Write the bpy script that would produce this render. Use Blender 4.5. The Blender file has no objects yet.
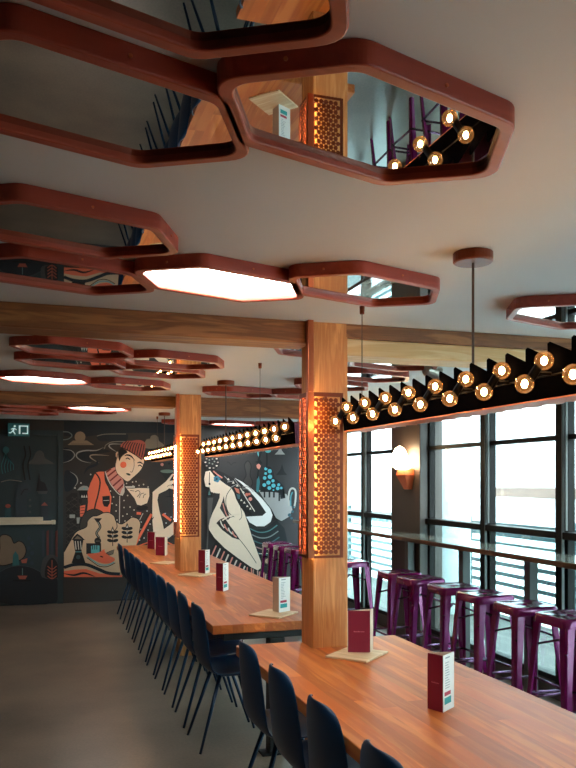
import bpy, bmesh, math, random
from mathutils import Vector, Matrix
random.seed(7)
PI = math.pi
SC = bpy.context.scene
COL = SC.collection

# ------------------------------------------------------------------ camera
cam_d = bpy.data.cameras.new('camera'); cam = bpy.data.objects.new('camera', cam_d); COL.objects.link(cam)
cam_d.sensor_fit = 'AUTO'; cam_d.sensor_width = 36.0; cam_d.lens = 780.0 / 768.0 * 36.0
cam_d.shift_y = 96.0 / 768.0
cam_d.clip_start = 0.02; cam_d.clip_end = 200
cam.location = (0, 0, 1.55); cam.rotation_euler = (PI / 2, 0, -math.atan(250.0 / 780.0))
SC.camera = cam
# ------------------------------------------------------------------ world and exposure
W = bpy.data.worlds.new('overcast'); SC.world = W; W.use_nodes = True
bg = W.node_tree.nodes['Background']; bg.inputs['Color'].default_value = (0.76, 0.93, 1.0, 1); bg.inputs['Strength'].default_value = 9.0
SC.view_settings.view_transform = 'Standard'; SC.view_settings.look = 'None'
SC.view_settings.exposure = 1.42; SC.view_settings.gamma = 1.0; SC.view_settings.use_curve_mapping = False
SC.cycles.transparent_max_bounces = 40
SC.cycles.max_bounces = 10; SC.cycles.diffuse_bounces = 5; SC.cycles.glossy_bounces = 5
SC.cycles.sample_clamp_indirect = 6.0
SC.cycles.caustics_reflective = False; SC.cycles.caustics_refractive = False
# portals: they only tell the renderer where the sky comes in, they give no light of their own
for (py, sy) in ((2.9, 7.6), (8.7, 2.9)):
    l = bpy.data.lights.new('sky_portal', 'AREA'); l.shape = 'RECTANGLE'; l.size = 2.1; l.size_y = sy
    l.cycles.is_portal = True
    o = bpy.data.objects.new('sky_portal', l); COL.objects.link(o)
    o.location = (3.62, py, 1.1); o.rotation_euler = (0, PI / 2, 0)

# ------------------------------------------------------------------ materials
def srgb(r, g, b):
    f = lambda c: (c / 255 / 12.92) if c / 255 <= .04045 else ((c / 255 + .055) / 1.055) ** 2.4
    return (f(r), f(g), f(b), 1)

def base(name):
    m = bpy.data.materials.new(name); m.use_nodes = True
    nt = m.node_tree; p = nt.nodes['Principled BSDF']
    return m, nt, p

def N(nt, t, **kw):
    n = nt.nodes.new(t)
    for k, v in kw.items(): setattr(n, k, v)
    return n

def plain(name, col, rough=.5, metal=0, coat=0, var=.06, scale=9, spec=None):
    m, nt, p = base(name)
    tc = N(nt, 'ShaderNodeTexCoord'); no = N(nt, 'ShaderNodeTexNoise'); no.inputs['Scale'].default_value = scale; no.inputs['Detail'].default_value = 3
    nt.links.new(tc.outputs['Object'], no.inputs['Vector'])
    mx = N(nt, 'ShaderNodeMix', data_type='RGBA')
    mx.inputs[6].default_value = tuple(c * (1 - var) for c in col[:3]) + (1,); mx.inputs[7].default_value = tuple(min(1, c * (1 + var)) for c in col[:3]) + (1,)
    nt.links.new(no.outputs['Fac'], mx.inputs[0]); nt.links.new(mx.outputs[2], p.inputs['Base Color'])
    p.inputs['Roughness'].default_value = rough; p.inputs['Metallic'].default_value = metal
    if coat: p.inputs['Coat Weight'].default_value = coat; p.inputs['Coat Roughness'].default_value = .12
    if spec is not None: p.inputs['Specular IOR Level'].default_value = spec
    return m

def wood(name, c1, c2, axis='Y', rough=.4, plank=0, coat=0, grain=1.0):
    """long grain along one object axis; planks of a given width get their own tint"""
    m, nt, p = base(name)
    tc = N(nt, 'ShaderNodeTexCoord'); mp = N(nt, 'ShaderNodeMapping')
    s = {'X': (1.2, 14, 14), 'Y': (14, 1.2, 14), 'Z': (14, 14, 1.2)}[axis]
    mp.inputs['Scale'].default_value = tuple(v * grain for v in s)
    nt.links.new(tc.outputs['Object'], mp.inputs['Vector'])
    vec = mp.outputs['Vector']
    if plank:
        sep = N(nt, 'ShaderNodeSeparateXYZ'); nt.links.new(tc.outputs['Object'], sep.inputs[0])
        d = N(nt, 'ShaderNodeMath', operation='DIVIDE'); d.inputs[1].default_value = plank
        nt.links.new(sep.outputs['X' if axis != 'X' else 'Y'], d.inputs[0])
        fl = N(nt, 'ShaderNodeMath', operation='FLOOR'); nt.links.new(d.outputs[0], fl.inputs[0])
        d2 = N(nt, 'ShaderNodeMath', operation='MULTIPLY_ADD'); d2.inputs[1].default_value = .9; 
        nt.links.new(sep.outputs[axis], d2.inputs[0])
        wn0 = N(nt, 'ShaderNodeTexWhiteNoise', noise_dimensions='1D'); nt.links.new(fl.outputs[0], wn0.inputs['W'])
        m7 = N(nt, 'ShaderNodeMath', operation='MULTIPLY'); m7.inputs[1].default_value = 7.3; nt.links.new(wn0.outputs['Value'], m7.inputs[0])
        nt.links.new(m7.outputs[0], d2.inputs[2])
        f2 = N(nt, 'ShaderNodeMath', operation='FLOOR'); nt.links.new(d2.outputs[0], f2.inputs[0])
        wn = N(nt, 'ShaderNodeTexWhiteNoise', noise_dimensions='2D'); cb = N(nt, 'ShaderNodeCombineXYZ')
        nt.links.new(fl.outputs[0], cb.inputs[0]); nt.links.new(f2.outputs[0], cb.inputs[1]); nt.links.new(cb.outputs[0], wn.inputs['Vector'])
        add = N(nt, 'ShaderNodeVectorMath', operation='MULTIPLY_ADD'); add.inputs[1].default_value = (30, 30, 30)
        nt.links.new(wn.outputs['Color'], add.inputs[0]); nt.links.new(vec, add.inputs[2]); vec = add.outputs[0]
    no = N(nt, 'ShaderNodeTexNoise'); no.inputs['Scale'].default_value = 1.0; no.inputs['Detail'].default_value = 5; no.inputs['Distortion'].default_value = .6
    nt.links.new(vec, no.inputs['Vector'])
    wv = N(nt, 'ShaderNodeMath', operation='MULTIPLY'); wv.inputs[1].default_value = 22; nt.links.new(no.outputs['Fac'], wv.inputs[0])
    si = N(nt, 'ShaderNodeMath', operation='SINE'); nt.links.new(wv.outputs[0], si.inputs[0])
    ma = N(nt, 'ShaderNodeMath', operation='MULTIPLY_ADD'); ma.inputs[1].default_value = .15; nt.links.new(si.outputs[0], ma.inputs[0]); nt.links.new(no.outputs['Fac'], ma.inputs[2])
    rp = N(nt, 'ShaderNodeValToRGB'); rp.color_ramp.elements[0].position = .25; rp.color_ramp.elements[1].position = .75
    rp.color_ramp.elements[0].color = c1; rp.color_ramp.elements[1].color = c2
    nt.links.new(ma.outputs[0], rp.inputs[0]); out = rp.outputs[0]
    if plank:
        hs = N(nt, 'ShaderNodeMapRange'); hs.inputs['To Min'].default_value = .74; hs.inputs['To Max'].default_value = 1.2
        nt.links.new(wn.outputs['Value'], hs.inputs['Value'])
        hv = N(nt, 'ShaderNodeHueSaturation'); nt.links.new(hs.outputs[0], hv.inputs['Value']); nt.links.new(out, hv.inputs['Color']); out = hv.outputs[0]
    nt.links.new(out, p.inputs['Base Color'])
    p.inputs['Roughness'].default_value = rough
    if coat: p.inputs['Coat Weight'].default_value = coat; p.inputs['Coat Roughness'].default_value = .2
    bp = N(nt, 'ShaderNodeBump'); bp.inputs['Strength'].default_value = .08; nt.links.new(si.outputs[0], bp.inputs['Height']); nt.links.new(bp.outputs[0], p.inputs['Normal'])
    return m

def emit(name, col, strength):
    m, nt, p = base(name)
    p.inputs['Base Color'].default_value = col; p.inputs['Emission Color'].default_value = col; p.inputs['Emission Strength'].default_value = strength
    return m

def glass(name, tint, gloss=.08, rough=.0):
    m, nt, p = base(name); nt.nodes.remove(p)
    out = nt.nodes['Material Output']
    tr = N(nt, 'ShaderNodeBsdfTransparent'); tr.inputs[0].default_value = tint
    gl = N(nt, 'ShaderNodeBsdfGlossy'); gl.inputs['Roughness'].default_value = rough
    lw = N(nt, 'ShaderNodeLayerWeight'); lw.inputs[0].default_value = .25
    mr = N(nt, 'ShaderNodeMapRange'); mr.inputs['To Min'].default_value = gloss * .5; mr.inputs['To Max'].default_value = min(.9, gloss * 5)
    nt.links.new(lw.outputs['Fresnel'], mr.inputs['Value'])
    mx = N(nt, 'ShaderNodeMixShader'); nt.links.new(mr.outputs[0], mx.inputs[0]); nt.links.new(tr.outputs[0], mx.inputs[1]); nt.links.new(gl.outputs[0], mx.inputs[2])
    nt.links.new(mx.outputs[0], out.inputs['Surface'])
    return m

def bulb_glass(name, tint, glow):
    m = glass(name, tint, .12, .02); nt = m.node_tree; out = nt.nodes['Material Output']; src = out.inputs['Surface'].links[0].from_socket
    em = N(nt, 'ShaderNodeEmission'); em.inputs[0].default_value = (1, .42, .12, 1); em.inputs[1].default_value = glow
    ad = N(nt, 'ShaderNodeAddShader'); nt.links.new(src, ad.inputs[0]); nt.links.new(em.outputs[0], ad.inputs[1]); nt.links.new(ad.outputs[0], out.inputs['Surface'])
    return m

def concrete(name):
    m, nt, p = base(name)
    tc = N(nt, 'ShaderNodeTexCoord')
    a = N(nt, 'ShaderNodeTexNoise'); a.inputs['Scale'].default_value = 1.6; a.inputs['Detail'].default_value = 6
    b = N(nt, 'ShaderNodeTexNoise'); b.inputs['Scale'].default_value = 60; b.inputs['Detail'].default_value = 4
    for n in (a, b): nt.links.new(tc.outputs['Object'], n.inputs['Vector'])
    ad = N(nt, 'ShaderNodeMath', operation='MULTIPLY_ADD'); ad.inputs[1].default_value = .45; nt.links.new(b.outputs['Fac'], ad.inputs[0]); nt.links.new(a.outputs['Fac'], ad.inputs[2])
    rp = N(nt, 'ShaderNodeValToRGB'); rp.color_ramp.elements[0].position = .45; rp.color_ramp.elements[1].position = .95
    rp.color_ramp.elements[0].color = srgb(78, 70, 63); rp.color_ramp.elements[1].color = srgb(128, 112, 97)
    nt.links.new(ad.outputs[0], rp.inputs[0]); nt.links.new(rp.outputs[0], p.inputs['Base Color'])
    p.inputs['Roughness'].default_value = .33; p.inputs['Specular IOR Level'].default_value = .65
    return m

M = {}
M['ceiling'] = plain('ceiling_paint', srgb(206, 210, 214), .85, var=.03, scale=3)
M['floor'] = concrete('polished_concrete')
M['dark_wall'] = plain('dark_wall_paint', srgb(38, 46, 50), .7)
M['rear_wall'] = plain('rear_wall_paint', srgb(50, 48, 48), .75)
M['fir'] = wood('oiled_fir_tabletop', srgb(176, 84, 30), srgb(210, 124, 56), 'Y', .45, plank=.062)
M['post'] = wood('fir_post', srgb(186, 114, 58), srgb(222, 156, 92), 'Z', .5, grain=2.3)
M['beam'] = wood('fir_beam', srgb(112, 66, 37), srgb(166, 108, 62), 'X', .55, grain=2.0)
M['beam_pale'] = wood('pale_fir_beam', srgb(226, 176, 116), srgb(242, 206, 152), 'X', .55, grain=2.0)
M['board'] = wood('pale_birch_board', srgb(206, 170, 128), srgb(232, 204, 166), 'Y', .5, grain=2)
M['counter_edge'] = wood('weathered_counter_wood', srgb(70, 46, 32), srgb(132, 90, 64), 'Y', .4, plank=.09)
M['counter_top'] = plain('lacquered_counter_top', srgb(150, 150, 140), .06, coat=1, var=.2, scale=6)
M['red_frame'] = wood('terracotta_stained_frame', srgb(136, 46, 32), srgb(172, 70, 48), 'X', .42, grain=.8)
M['mirror'] = plain('mirror_glass', (.60, .63, .63, 1), .012, 1, var=.0)
M['panel'] = emit('lit_ceiling_diffuser', (1, .96, .90, 1), 9.0)
M['copper'] = plain('brushed_copper', srgb(198, 112, 78), .28, 1, var=.12, scale=20)
M['copper_dark'] = plain('aged_copper_sheet', srgb(120, 62, 46), .38, 1, var=.2, scale=30)
M['copper_under'] = plain('copper_painted_underside', srgb(224, 126, 78), .45, .1)
M['led'] = emit('warm_led_strip', (1, .64, .28, 1), 48)
M['led_white'] = emit('bright_led_tube', (1, .80, .52, 1), 16)
M['black'] = plain('black_steel', srgb(24, 26, 28), .4, .3)
M['fin'] = plain('black_folded_sheet', srgb(4, 4, 6), .7, .0, spec=.0)
M['plum_sheet'] = plain('plum_painted_sheet', srgb(92, 34, 52), .3, .4)
M['navy'] = plain('navy_polypropylene', srgb(16, 54, 88), .42, spec=.4)
M['navy_leg'] = plain('navy_powder_coat', srgb(20, 48, 76), .3, .4)
M['purple'] = plain('plum_metallic_lacquer', srgb(128, 10, 92), .2, .4, coat=.6, var=.12, scale=14)
M['purple_bar'] = plain('worn_plum_steel', srgb(110, 70, 104), .25, .8)
M['frame'] = plain('dark_bronze_window_frame', srgb(26, 22, 21), .5, .0, spec=.12)
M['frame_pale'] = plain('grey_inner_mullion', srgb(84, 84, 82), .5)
M['glass'] = glass('window_glass', (.93, .98, .97, 1), .07)
M['glass_low'] = glass('tinted_lower_glass', (.82, .94, .93, 1), .07)
M['bulb'] = bulb_glass('amber_bulb_glass', (1, .76, .48, 1), .05)
M['filament'] = emit('glowing_filament', (1, .66, .36, 1), 42)
M['socket'] = plain('black_bulb_socket', srgb(10, 10, 12), .6, .0, spec=.1)
M['cord'] = plain('bronze_cord', srgb(74, 52, 42), .5)
M['burgundy'] = plain('burgundy_card', srgb(132, 24, 52), .5, var=.03)
M['card'] = plain('white_card', srgb(232, 228, 222), .6, var=.02)
M['kraft'] = plain('beige_card', srgb(214, 186, 160), .6, var=.03)
M['ink'] = plain('grey_ink', srgb(140, 138, 140), .6)
M['ink_pink'] = plain('pale_pink_ink', srgb(206, 120, 132), .6)
M['teal_ink'] = plain('teal_print', srgb(28, 150, 150), .6)
M['red_ink'] = plain('red_print', srgb(176, 44, 66), .6)
M['shade'] = emit('frosted_glowing_shade', (1, .74, .42, 1), 14)
M['terracotta'] = plain('terracotta_bracket', srgb(196, 92, 50), .55)
M['pillar'] = plain('dark_bronze_cladding', srgb(62, 50, 44), .5)
M['steel'] = plain('brushed_steel', srgb(176, 172, 164), .3, .9)
M['bar'] = plain('satin_push_bar', srgb(214, 198, 174), .35, .2)
M['door'] = plain('door_dark_teal', srgb(34, 52, 58), .6)
M['exit_green'] = emit('exit_sign_face', (.02, .14, .15, 1), .03)
M['exit_white'] = emit('exit_sign_figure', (.75, .95, .95, 1), .12)
M['white_render'] = plain('white_render', srgb(172, 178, 180), .9, var=.02)
M['ext_wood'] = wood('cedar_fascia', srgb(58, 38, 28), srgb(78, 56, 42), 'Y', .7)
M['ext_brown'] = plain('brown_cladding', srgb(56, 40, 33), .8)
M['slat'] = plain('grey_green_slat', srgb(52, 74, 76), .6)
M['paving'] = plain('pale_paving', srgb(226, 228, 224), .9, var=.05)
M['deck'] = wood('dark_decking', srgb(50, 48, 46), srgb(78, 74, 70), 'Y', .7, plank=.14)
M['leaf'] = plain('green_leaf', srgb(64, 150, 60), .6, var=.4, scale=30)
M['bark'] = plain('brown_bark', srgb(92, 70, 54), .9)

# ------------------------------------------------------------------ mesh helpers
class MB:
    def __init__(s): s.v = []; s.f = []; s.m = []; s.mats = []
    def mi(s, mat):
        if mat not in s.mats: s.mats.append(mat)
        return s.mats.index(mat)
    def add(s, vs, fs, mat, xf=None):
        b = len(s.v); k = s.mi(mat)
        for v in vs:
            v = Vector(v); s.v.append(tuple(xf @ v) if xf is not None else tuple(v))
        for f in fs: s.f.append(tuple(b + i for i in f)); s.m.append(k)
    def box(s, a, b, mat, xf=None):
        x0, y0, z0 = a; x1, y1, z1 = b
        vs = [(x0, y0, z0), (x1, y0, z0), (x1, y1, z0), (x0, y1, z0), (x0, y0, z1), (x1, y0, z1), (x1, y1, z1), (x0, y1, z1)]
        s.add(vs, [(0, 3, 2, 1), (4, 5, 6, 7), (0, 1, 5, 4), (1, 2, 6, 5), (2, 3, 7, 6), (3, 0, 4, 7)], mat, xf)
    def prism(s, poly, z0, z1, mat, xf=None):
        """poly: CCW list of (x, y); extruded along z"""
        n = len(poly); vs = [(x, y, z0) for x, y in poly] + [(x, y, z1) for x, y in poly]
        fs = [tuple(range(n - 1, -1, -1)), tuple(range(n, 2 * n))] + [(i, (i + 1) % n, n + (i + 1) % n, n + i) for i in range(n)]
        s.add(vs, fs, mat, xf)
    def ring(s, outer, inner, z0, z1, mat, xf=None):
        n = len(outer)
        vs = [(x, y, z0) for x, y in outer] + [(x, y, z1) for x, y in outer] + [(x, y, z0) for x, y in inner] + [(x, y, z1) for x, y in inner]
        fs = []
        for i in range(n):
            j = (i + 1) % n
            fs += [(i, j, n + j, n + i), (2 * n + j, 2 * n + i, 3 * n + i, 3 * n + j), (j, i, 2 * n + i, 2 * n + j), (n + i, n + j, 3 * n + j, 3 * n + i)]
        s.add(vs, fs, mat, xf)
    def tube(s, pts, r, mat, seg=8, r2=None, cap=True):
        pts = [Vector(p) for p in pts]; n = len(pts); vs = []; fs = []
        for i, p in enumerate(pts):
            d = (pts[min(i + 1, n - 1)] - pts[max(i - 1, 0)]).normalized()
            up = Vector((0, 0, 1)) if abs(d.z) < .9 else Vector((1, 0, 0))
            a = d.cross(up).normalized(); b = a.cross(d).normalized()
            rr = r if r2 is None else r + (r2 - r) * i / (n - 1)
            for k in range(seg):
                t = 2 * PI * k / seg; vs.append(p + a * math.cos(t) * rr + b * math.sin(t) * rr)
        for i in range(n - 1):
            for k in range(seg):
                k2 = (k + 1) % seg; fs.append((i * seg + k, i * seg + k2, (i + 1) * seg + k2, (i + 1) * seg + k))
        if cap: fs += [tuple(range(seg - 1, -1, -1)), tuple(range((n - 1) * seg, n * seg))]
        s.add(vs, fs, mat)
    def lathe(s, prof, mat, seg=16, xf=None):
        """prof: (radius, z) pairs"""
        vs = []; fs = []; n = len(prof)
        for r, z in prof:
            for k in range(seg):
                t = 2 * PI * k / seg; vs.append((max(r, 1e-4) * math.cos(t), max(r, 1e-4) * math.sin(t), z))
        for i in range(n - 1):
            for k in range(seg):
                k2 = (k + 1) % seg; fs.append((i * seg + k, i * seg + k2, (i + 1) * seg + k2, (i + 1) * seg + k))
        fs += [tuple(range(seg - 1, -1, -1)), tuple(range((n - 1) * seg, n * seg))]
        s.add(vs, fs, mat, xf)
    def ball(s, c, r, mat, seg=12, rings=8, sz=1.0):
        prof = [(r * math.sin(PI * i / rings), -r * sz * math.cos(PI * i / rings)) for i in range(rings + 1)]
        s.lathe(prof, mat, seg, Matrix.Translation(c))
    def build(s, name, parent=None, smooth=False, bevel=0, segs=2, loc=None, recalc=True):
        me = bpy.data.meshes.new(name); me.from_pydata(s.v, [], s.f)
        for m in s.mats: me.materials.append(m)
        me.polygons.foreach_set('material_index', s.m)
        if recalc:
            bm = bmesh.new(); bm.from_mesh(me); bmesh.ops.recalc_face_normals(bm, faces=bm.faces); bm.to_mesh(me); bm.free()
        if smooth: me.polygons.foreach_set('use_smooth', [True] * len(me.polygons))
        o = bpy.data.objects.new(name, me); COL.objects.link(o)
        if parent is not None: o.parent = parent
        if loc is not None: o.location = loc
        if bevel:
            b = o.modifiers.new('bevel', 'BEVEL'); b.width = bevel; b.segments = segs; b.limit_method = 'ANGLE'; b.angle_limit = .7
        return o

def tag(o, label=None, cat=None, group=None, kind=None):
    for k, v in (('label', label), ('category', cat), ('group', group), ('kind', kind)):
        if v: o[k] = v
    return o
def thing(name, label, cat, loc=(0, 0, 0), rz=0, group=None):
    o = bpy.data.objects.new(name, None); COL.objects.link(o); o.empty_display_size = .1
    o.location = loc; o.rotation_euler = (0, 0, rz)
    return tag(o, label, cat, group)
def dup(root, loc, rz=None, label=None, group=None):
    r = root.copy(); COL.objects.link(r); r.location = loc
    if rz is not None: r.rotation_euler = (0, 0, rz)
    tag(r, label, None, group)
    for ch in list(root.children):
        c = ch.copy(); COL.objects.link(c); c.parent = r
        for g in ch.children:
            d = g.copy(); COL.objects.link(d); d.parent = c
    return r
def rounded(poly, r, n=5):
    """round the corners of a CCW polygon"""
    out = []; k = len(poly)
    for i in range(k):
        p = Vector(poly[i]); a = (Vector(poly[i - 1]) - p); b = (Vector(poly[(i + 1) % k]) - p)
        ang = a.angle(b); t = min(r / math.tan(ang / 2), a.length * .45, b.length * .45)
        p0 = p + a.normalized() * t; p1 = p + b.normalized() * t
        for j in range(n + 1):
            u = j / n; out.append(tuple(p0 * (1 - u) ** 2 + p * 2 * u * (1 - u) + p1 * u * u))
    return out
def shell_struct(name, boxes, mat, bevel=0):
    m = MB()
    for a, b in boxes: m.box(a, b, mat)
    return tag(m.build(name, bevel=bevel), kind='structure')

# ------------------------------------------------------------------ room shell
CZ = 2.305; WX = 3.5; BY = 10.2; LX = -2.7; FY = -2.6
shell_struct('floor', [((LX - .1, FY - .1, -.1), (WX + .12, BY + .1, 0))], M['floor'])
shell_struct('ceiling', [((LX - .1, FY - .1, CZ), (WX + .12, BY + .1, CZ + .12))], M['ceiling'])
shell_struct('wall_back', [((.30, BY, 0), (WX + .12, BY + .1, CZ)), ((LX, BY, 0), (-.75, BY + .1, CZ)), ((-.75, BY, 2.17), (.30, BY + .1, CZ))], M['rear_wall'])
shell_struct('wall_left', [((LX - .1, FY, 0), (LX, BY + .1, CZ))], M['dark_wall'])
shell_struct('wall_front', [((LX - .1, FY - .1, 0), (WX + .12, FY, CZ))], M['dark_wall'])
# window wall: lintel, sill kerb, pier
shell_struct('wall_right', [((WX - .02, FY, 2.14), (WX + .12, BY, CZ)), ((WX - .02, FY, 0), (WX + .12, BY, .13)), ((WX - .02, FY, .13), (WX + .12, -.78, 2.14))], M['pillar'])
tag_p = shell_struct('trim_1', [((3.385, 6.54, 0), (WX + .12, 7.16, CZ))], M['pillar'], .006)
tag_p['label'] = 'dark clad pier between the two window runs'

mull = [-.77, .68, 1.66, 2.635, 3.61, 4.585, 5.56]
bays = [(mull[i] + .035, mull[i + 1] - .035) for i in range(6)] + [(5.595, 6.54), (7.16, 7.995), (8.065, 8.945), (9.015, 9.86)]
for i, (y0, y1) in enumerate(bays):
    f = MB(); x0, x1 = 3.47, 3.53
    fw = .03
    f.box((x0, y0, .13), (x1, y0 + fw, 2.14), M['frame']); f.box((x0, y1 - fw, .13), (x1, y1, 2.14), M['frame'])
    f.box((x0, y0 + fw, 2.105), (x1, y1 - fw, 2.14), M['frame']); f.box((x0, y0 + fw, .13), (x1, y1 - fw, .17), M['frame'])
    f.box((x0 - .03, y0, 1.14), (x1, y1, 1.19), M['frame']); f.box((x0, y0 + fw, 1.83), (x1, y1 - fw, 1.865), M['frame'])
    # slimmer inner casement of the lower light
    f.box((x0 + .02, y0 + fw, .95), (x1 - .01, y1 - fw, .975), M['frame'])
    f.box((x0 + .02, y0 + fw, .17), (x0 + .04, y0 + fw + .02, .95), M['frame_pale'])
    w = tag(f.build('window_%d' % (i + 1), bevel=.003, segs=1), kind='structure')
    g = MB(); g.box((3.517, y0 + fw, 1.19), (3.523, y1 - fw, 2.105), M['glass']); g.box((3.517, y0 + fw, .17), (3.523, y1 - fw, 1.14), M['glass_low']); g.build('pane', w)
t = MB()
for y in mull[1:] + [8.03, 8.98, 9.90]:
    t.box((3.44, y - .034, .13), (3.54, y + .034, 2.14), M['frame'])
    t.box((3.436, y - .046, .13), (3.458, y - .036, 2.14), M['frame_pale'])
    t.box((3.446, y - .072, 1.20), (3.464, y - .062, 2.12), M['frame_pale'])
tag(t.build('trim_2', bevel=.002, segs=1), 'dark bronze mullions of the window wall', kind='structure')

# door in the back wall with push bar
d = MB(); d.box((-.75, BY + .01, 0), (.235, BY + .06, 2.11), M['door'])
door = tag(d.build('door_1'), kind='structure')
pb = MB(); pb.box((-.60, BY - .07, 1.0), (.20, BY - .045, 1.045), M['bar']); pb.box((-.62, BY - .075, 1.045), (.06, BY + .01, 1.09), M['bar']); pb.box((.16, BY - .05, .995), (.21, BY + .01, 1.05), M['bar'])
pb.build('push_bar', door, bevel=.008)
jm = MB(); jm.box((.235, BY - .02, 0), (.30, BY + .1, 2.17), M['door']); jm.box((-.80, BY - .02, 0), (-.75, BY + .1, 2.17), M['door']); jm.box((-.75, BY - .02, 2.11), (.235, BY + .1, 2.17), M['door'])
tag(jm.build('trim_3'), 'dark door jamb in the mural wall', kind='structure')

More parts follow.
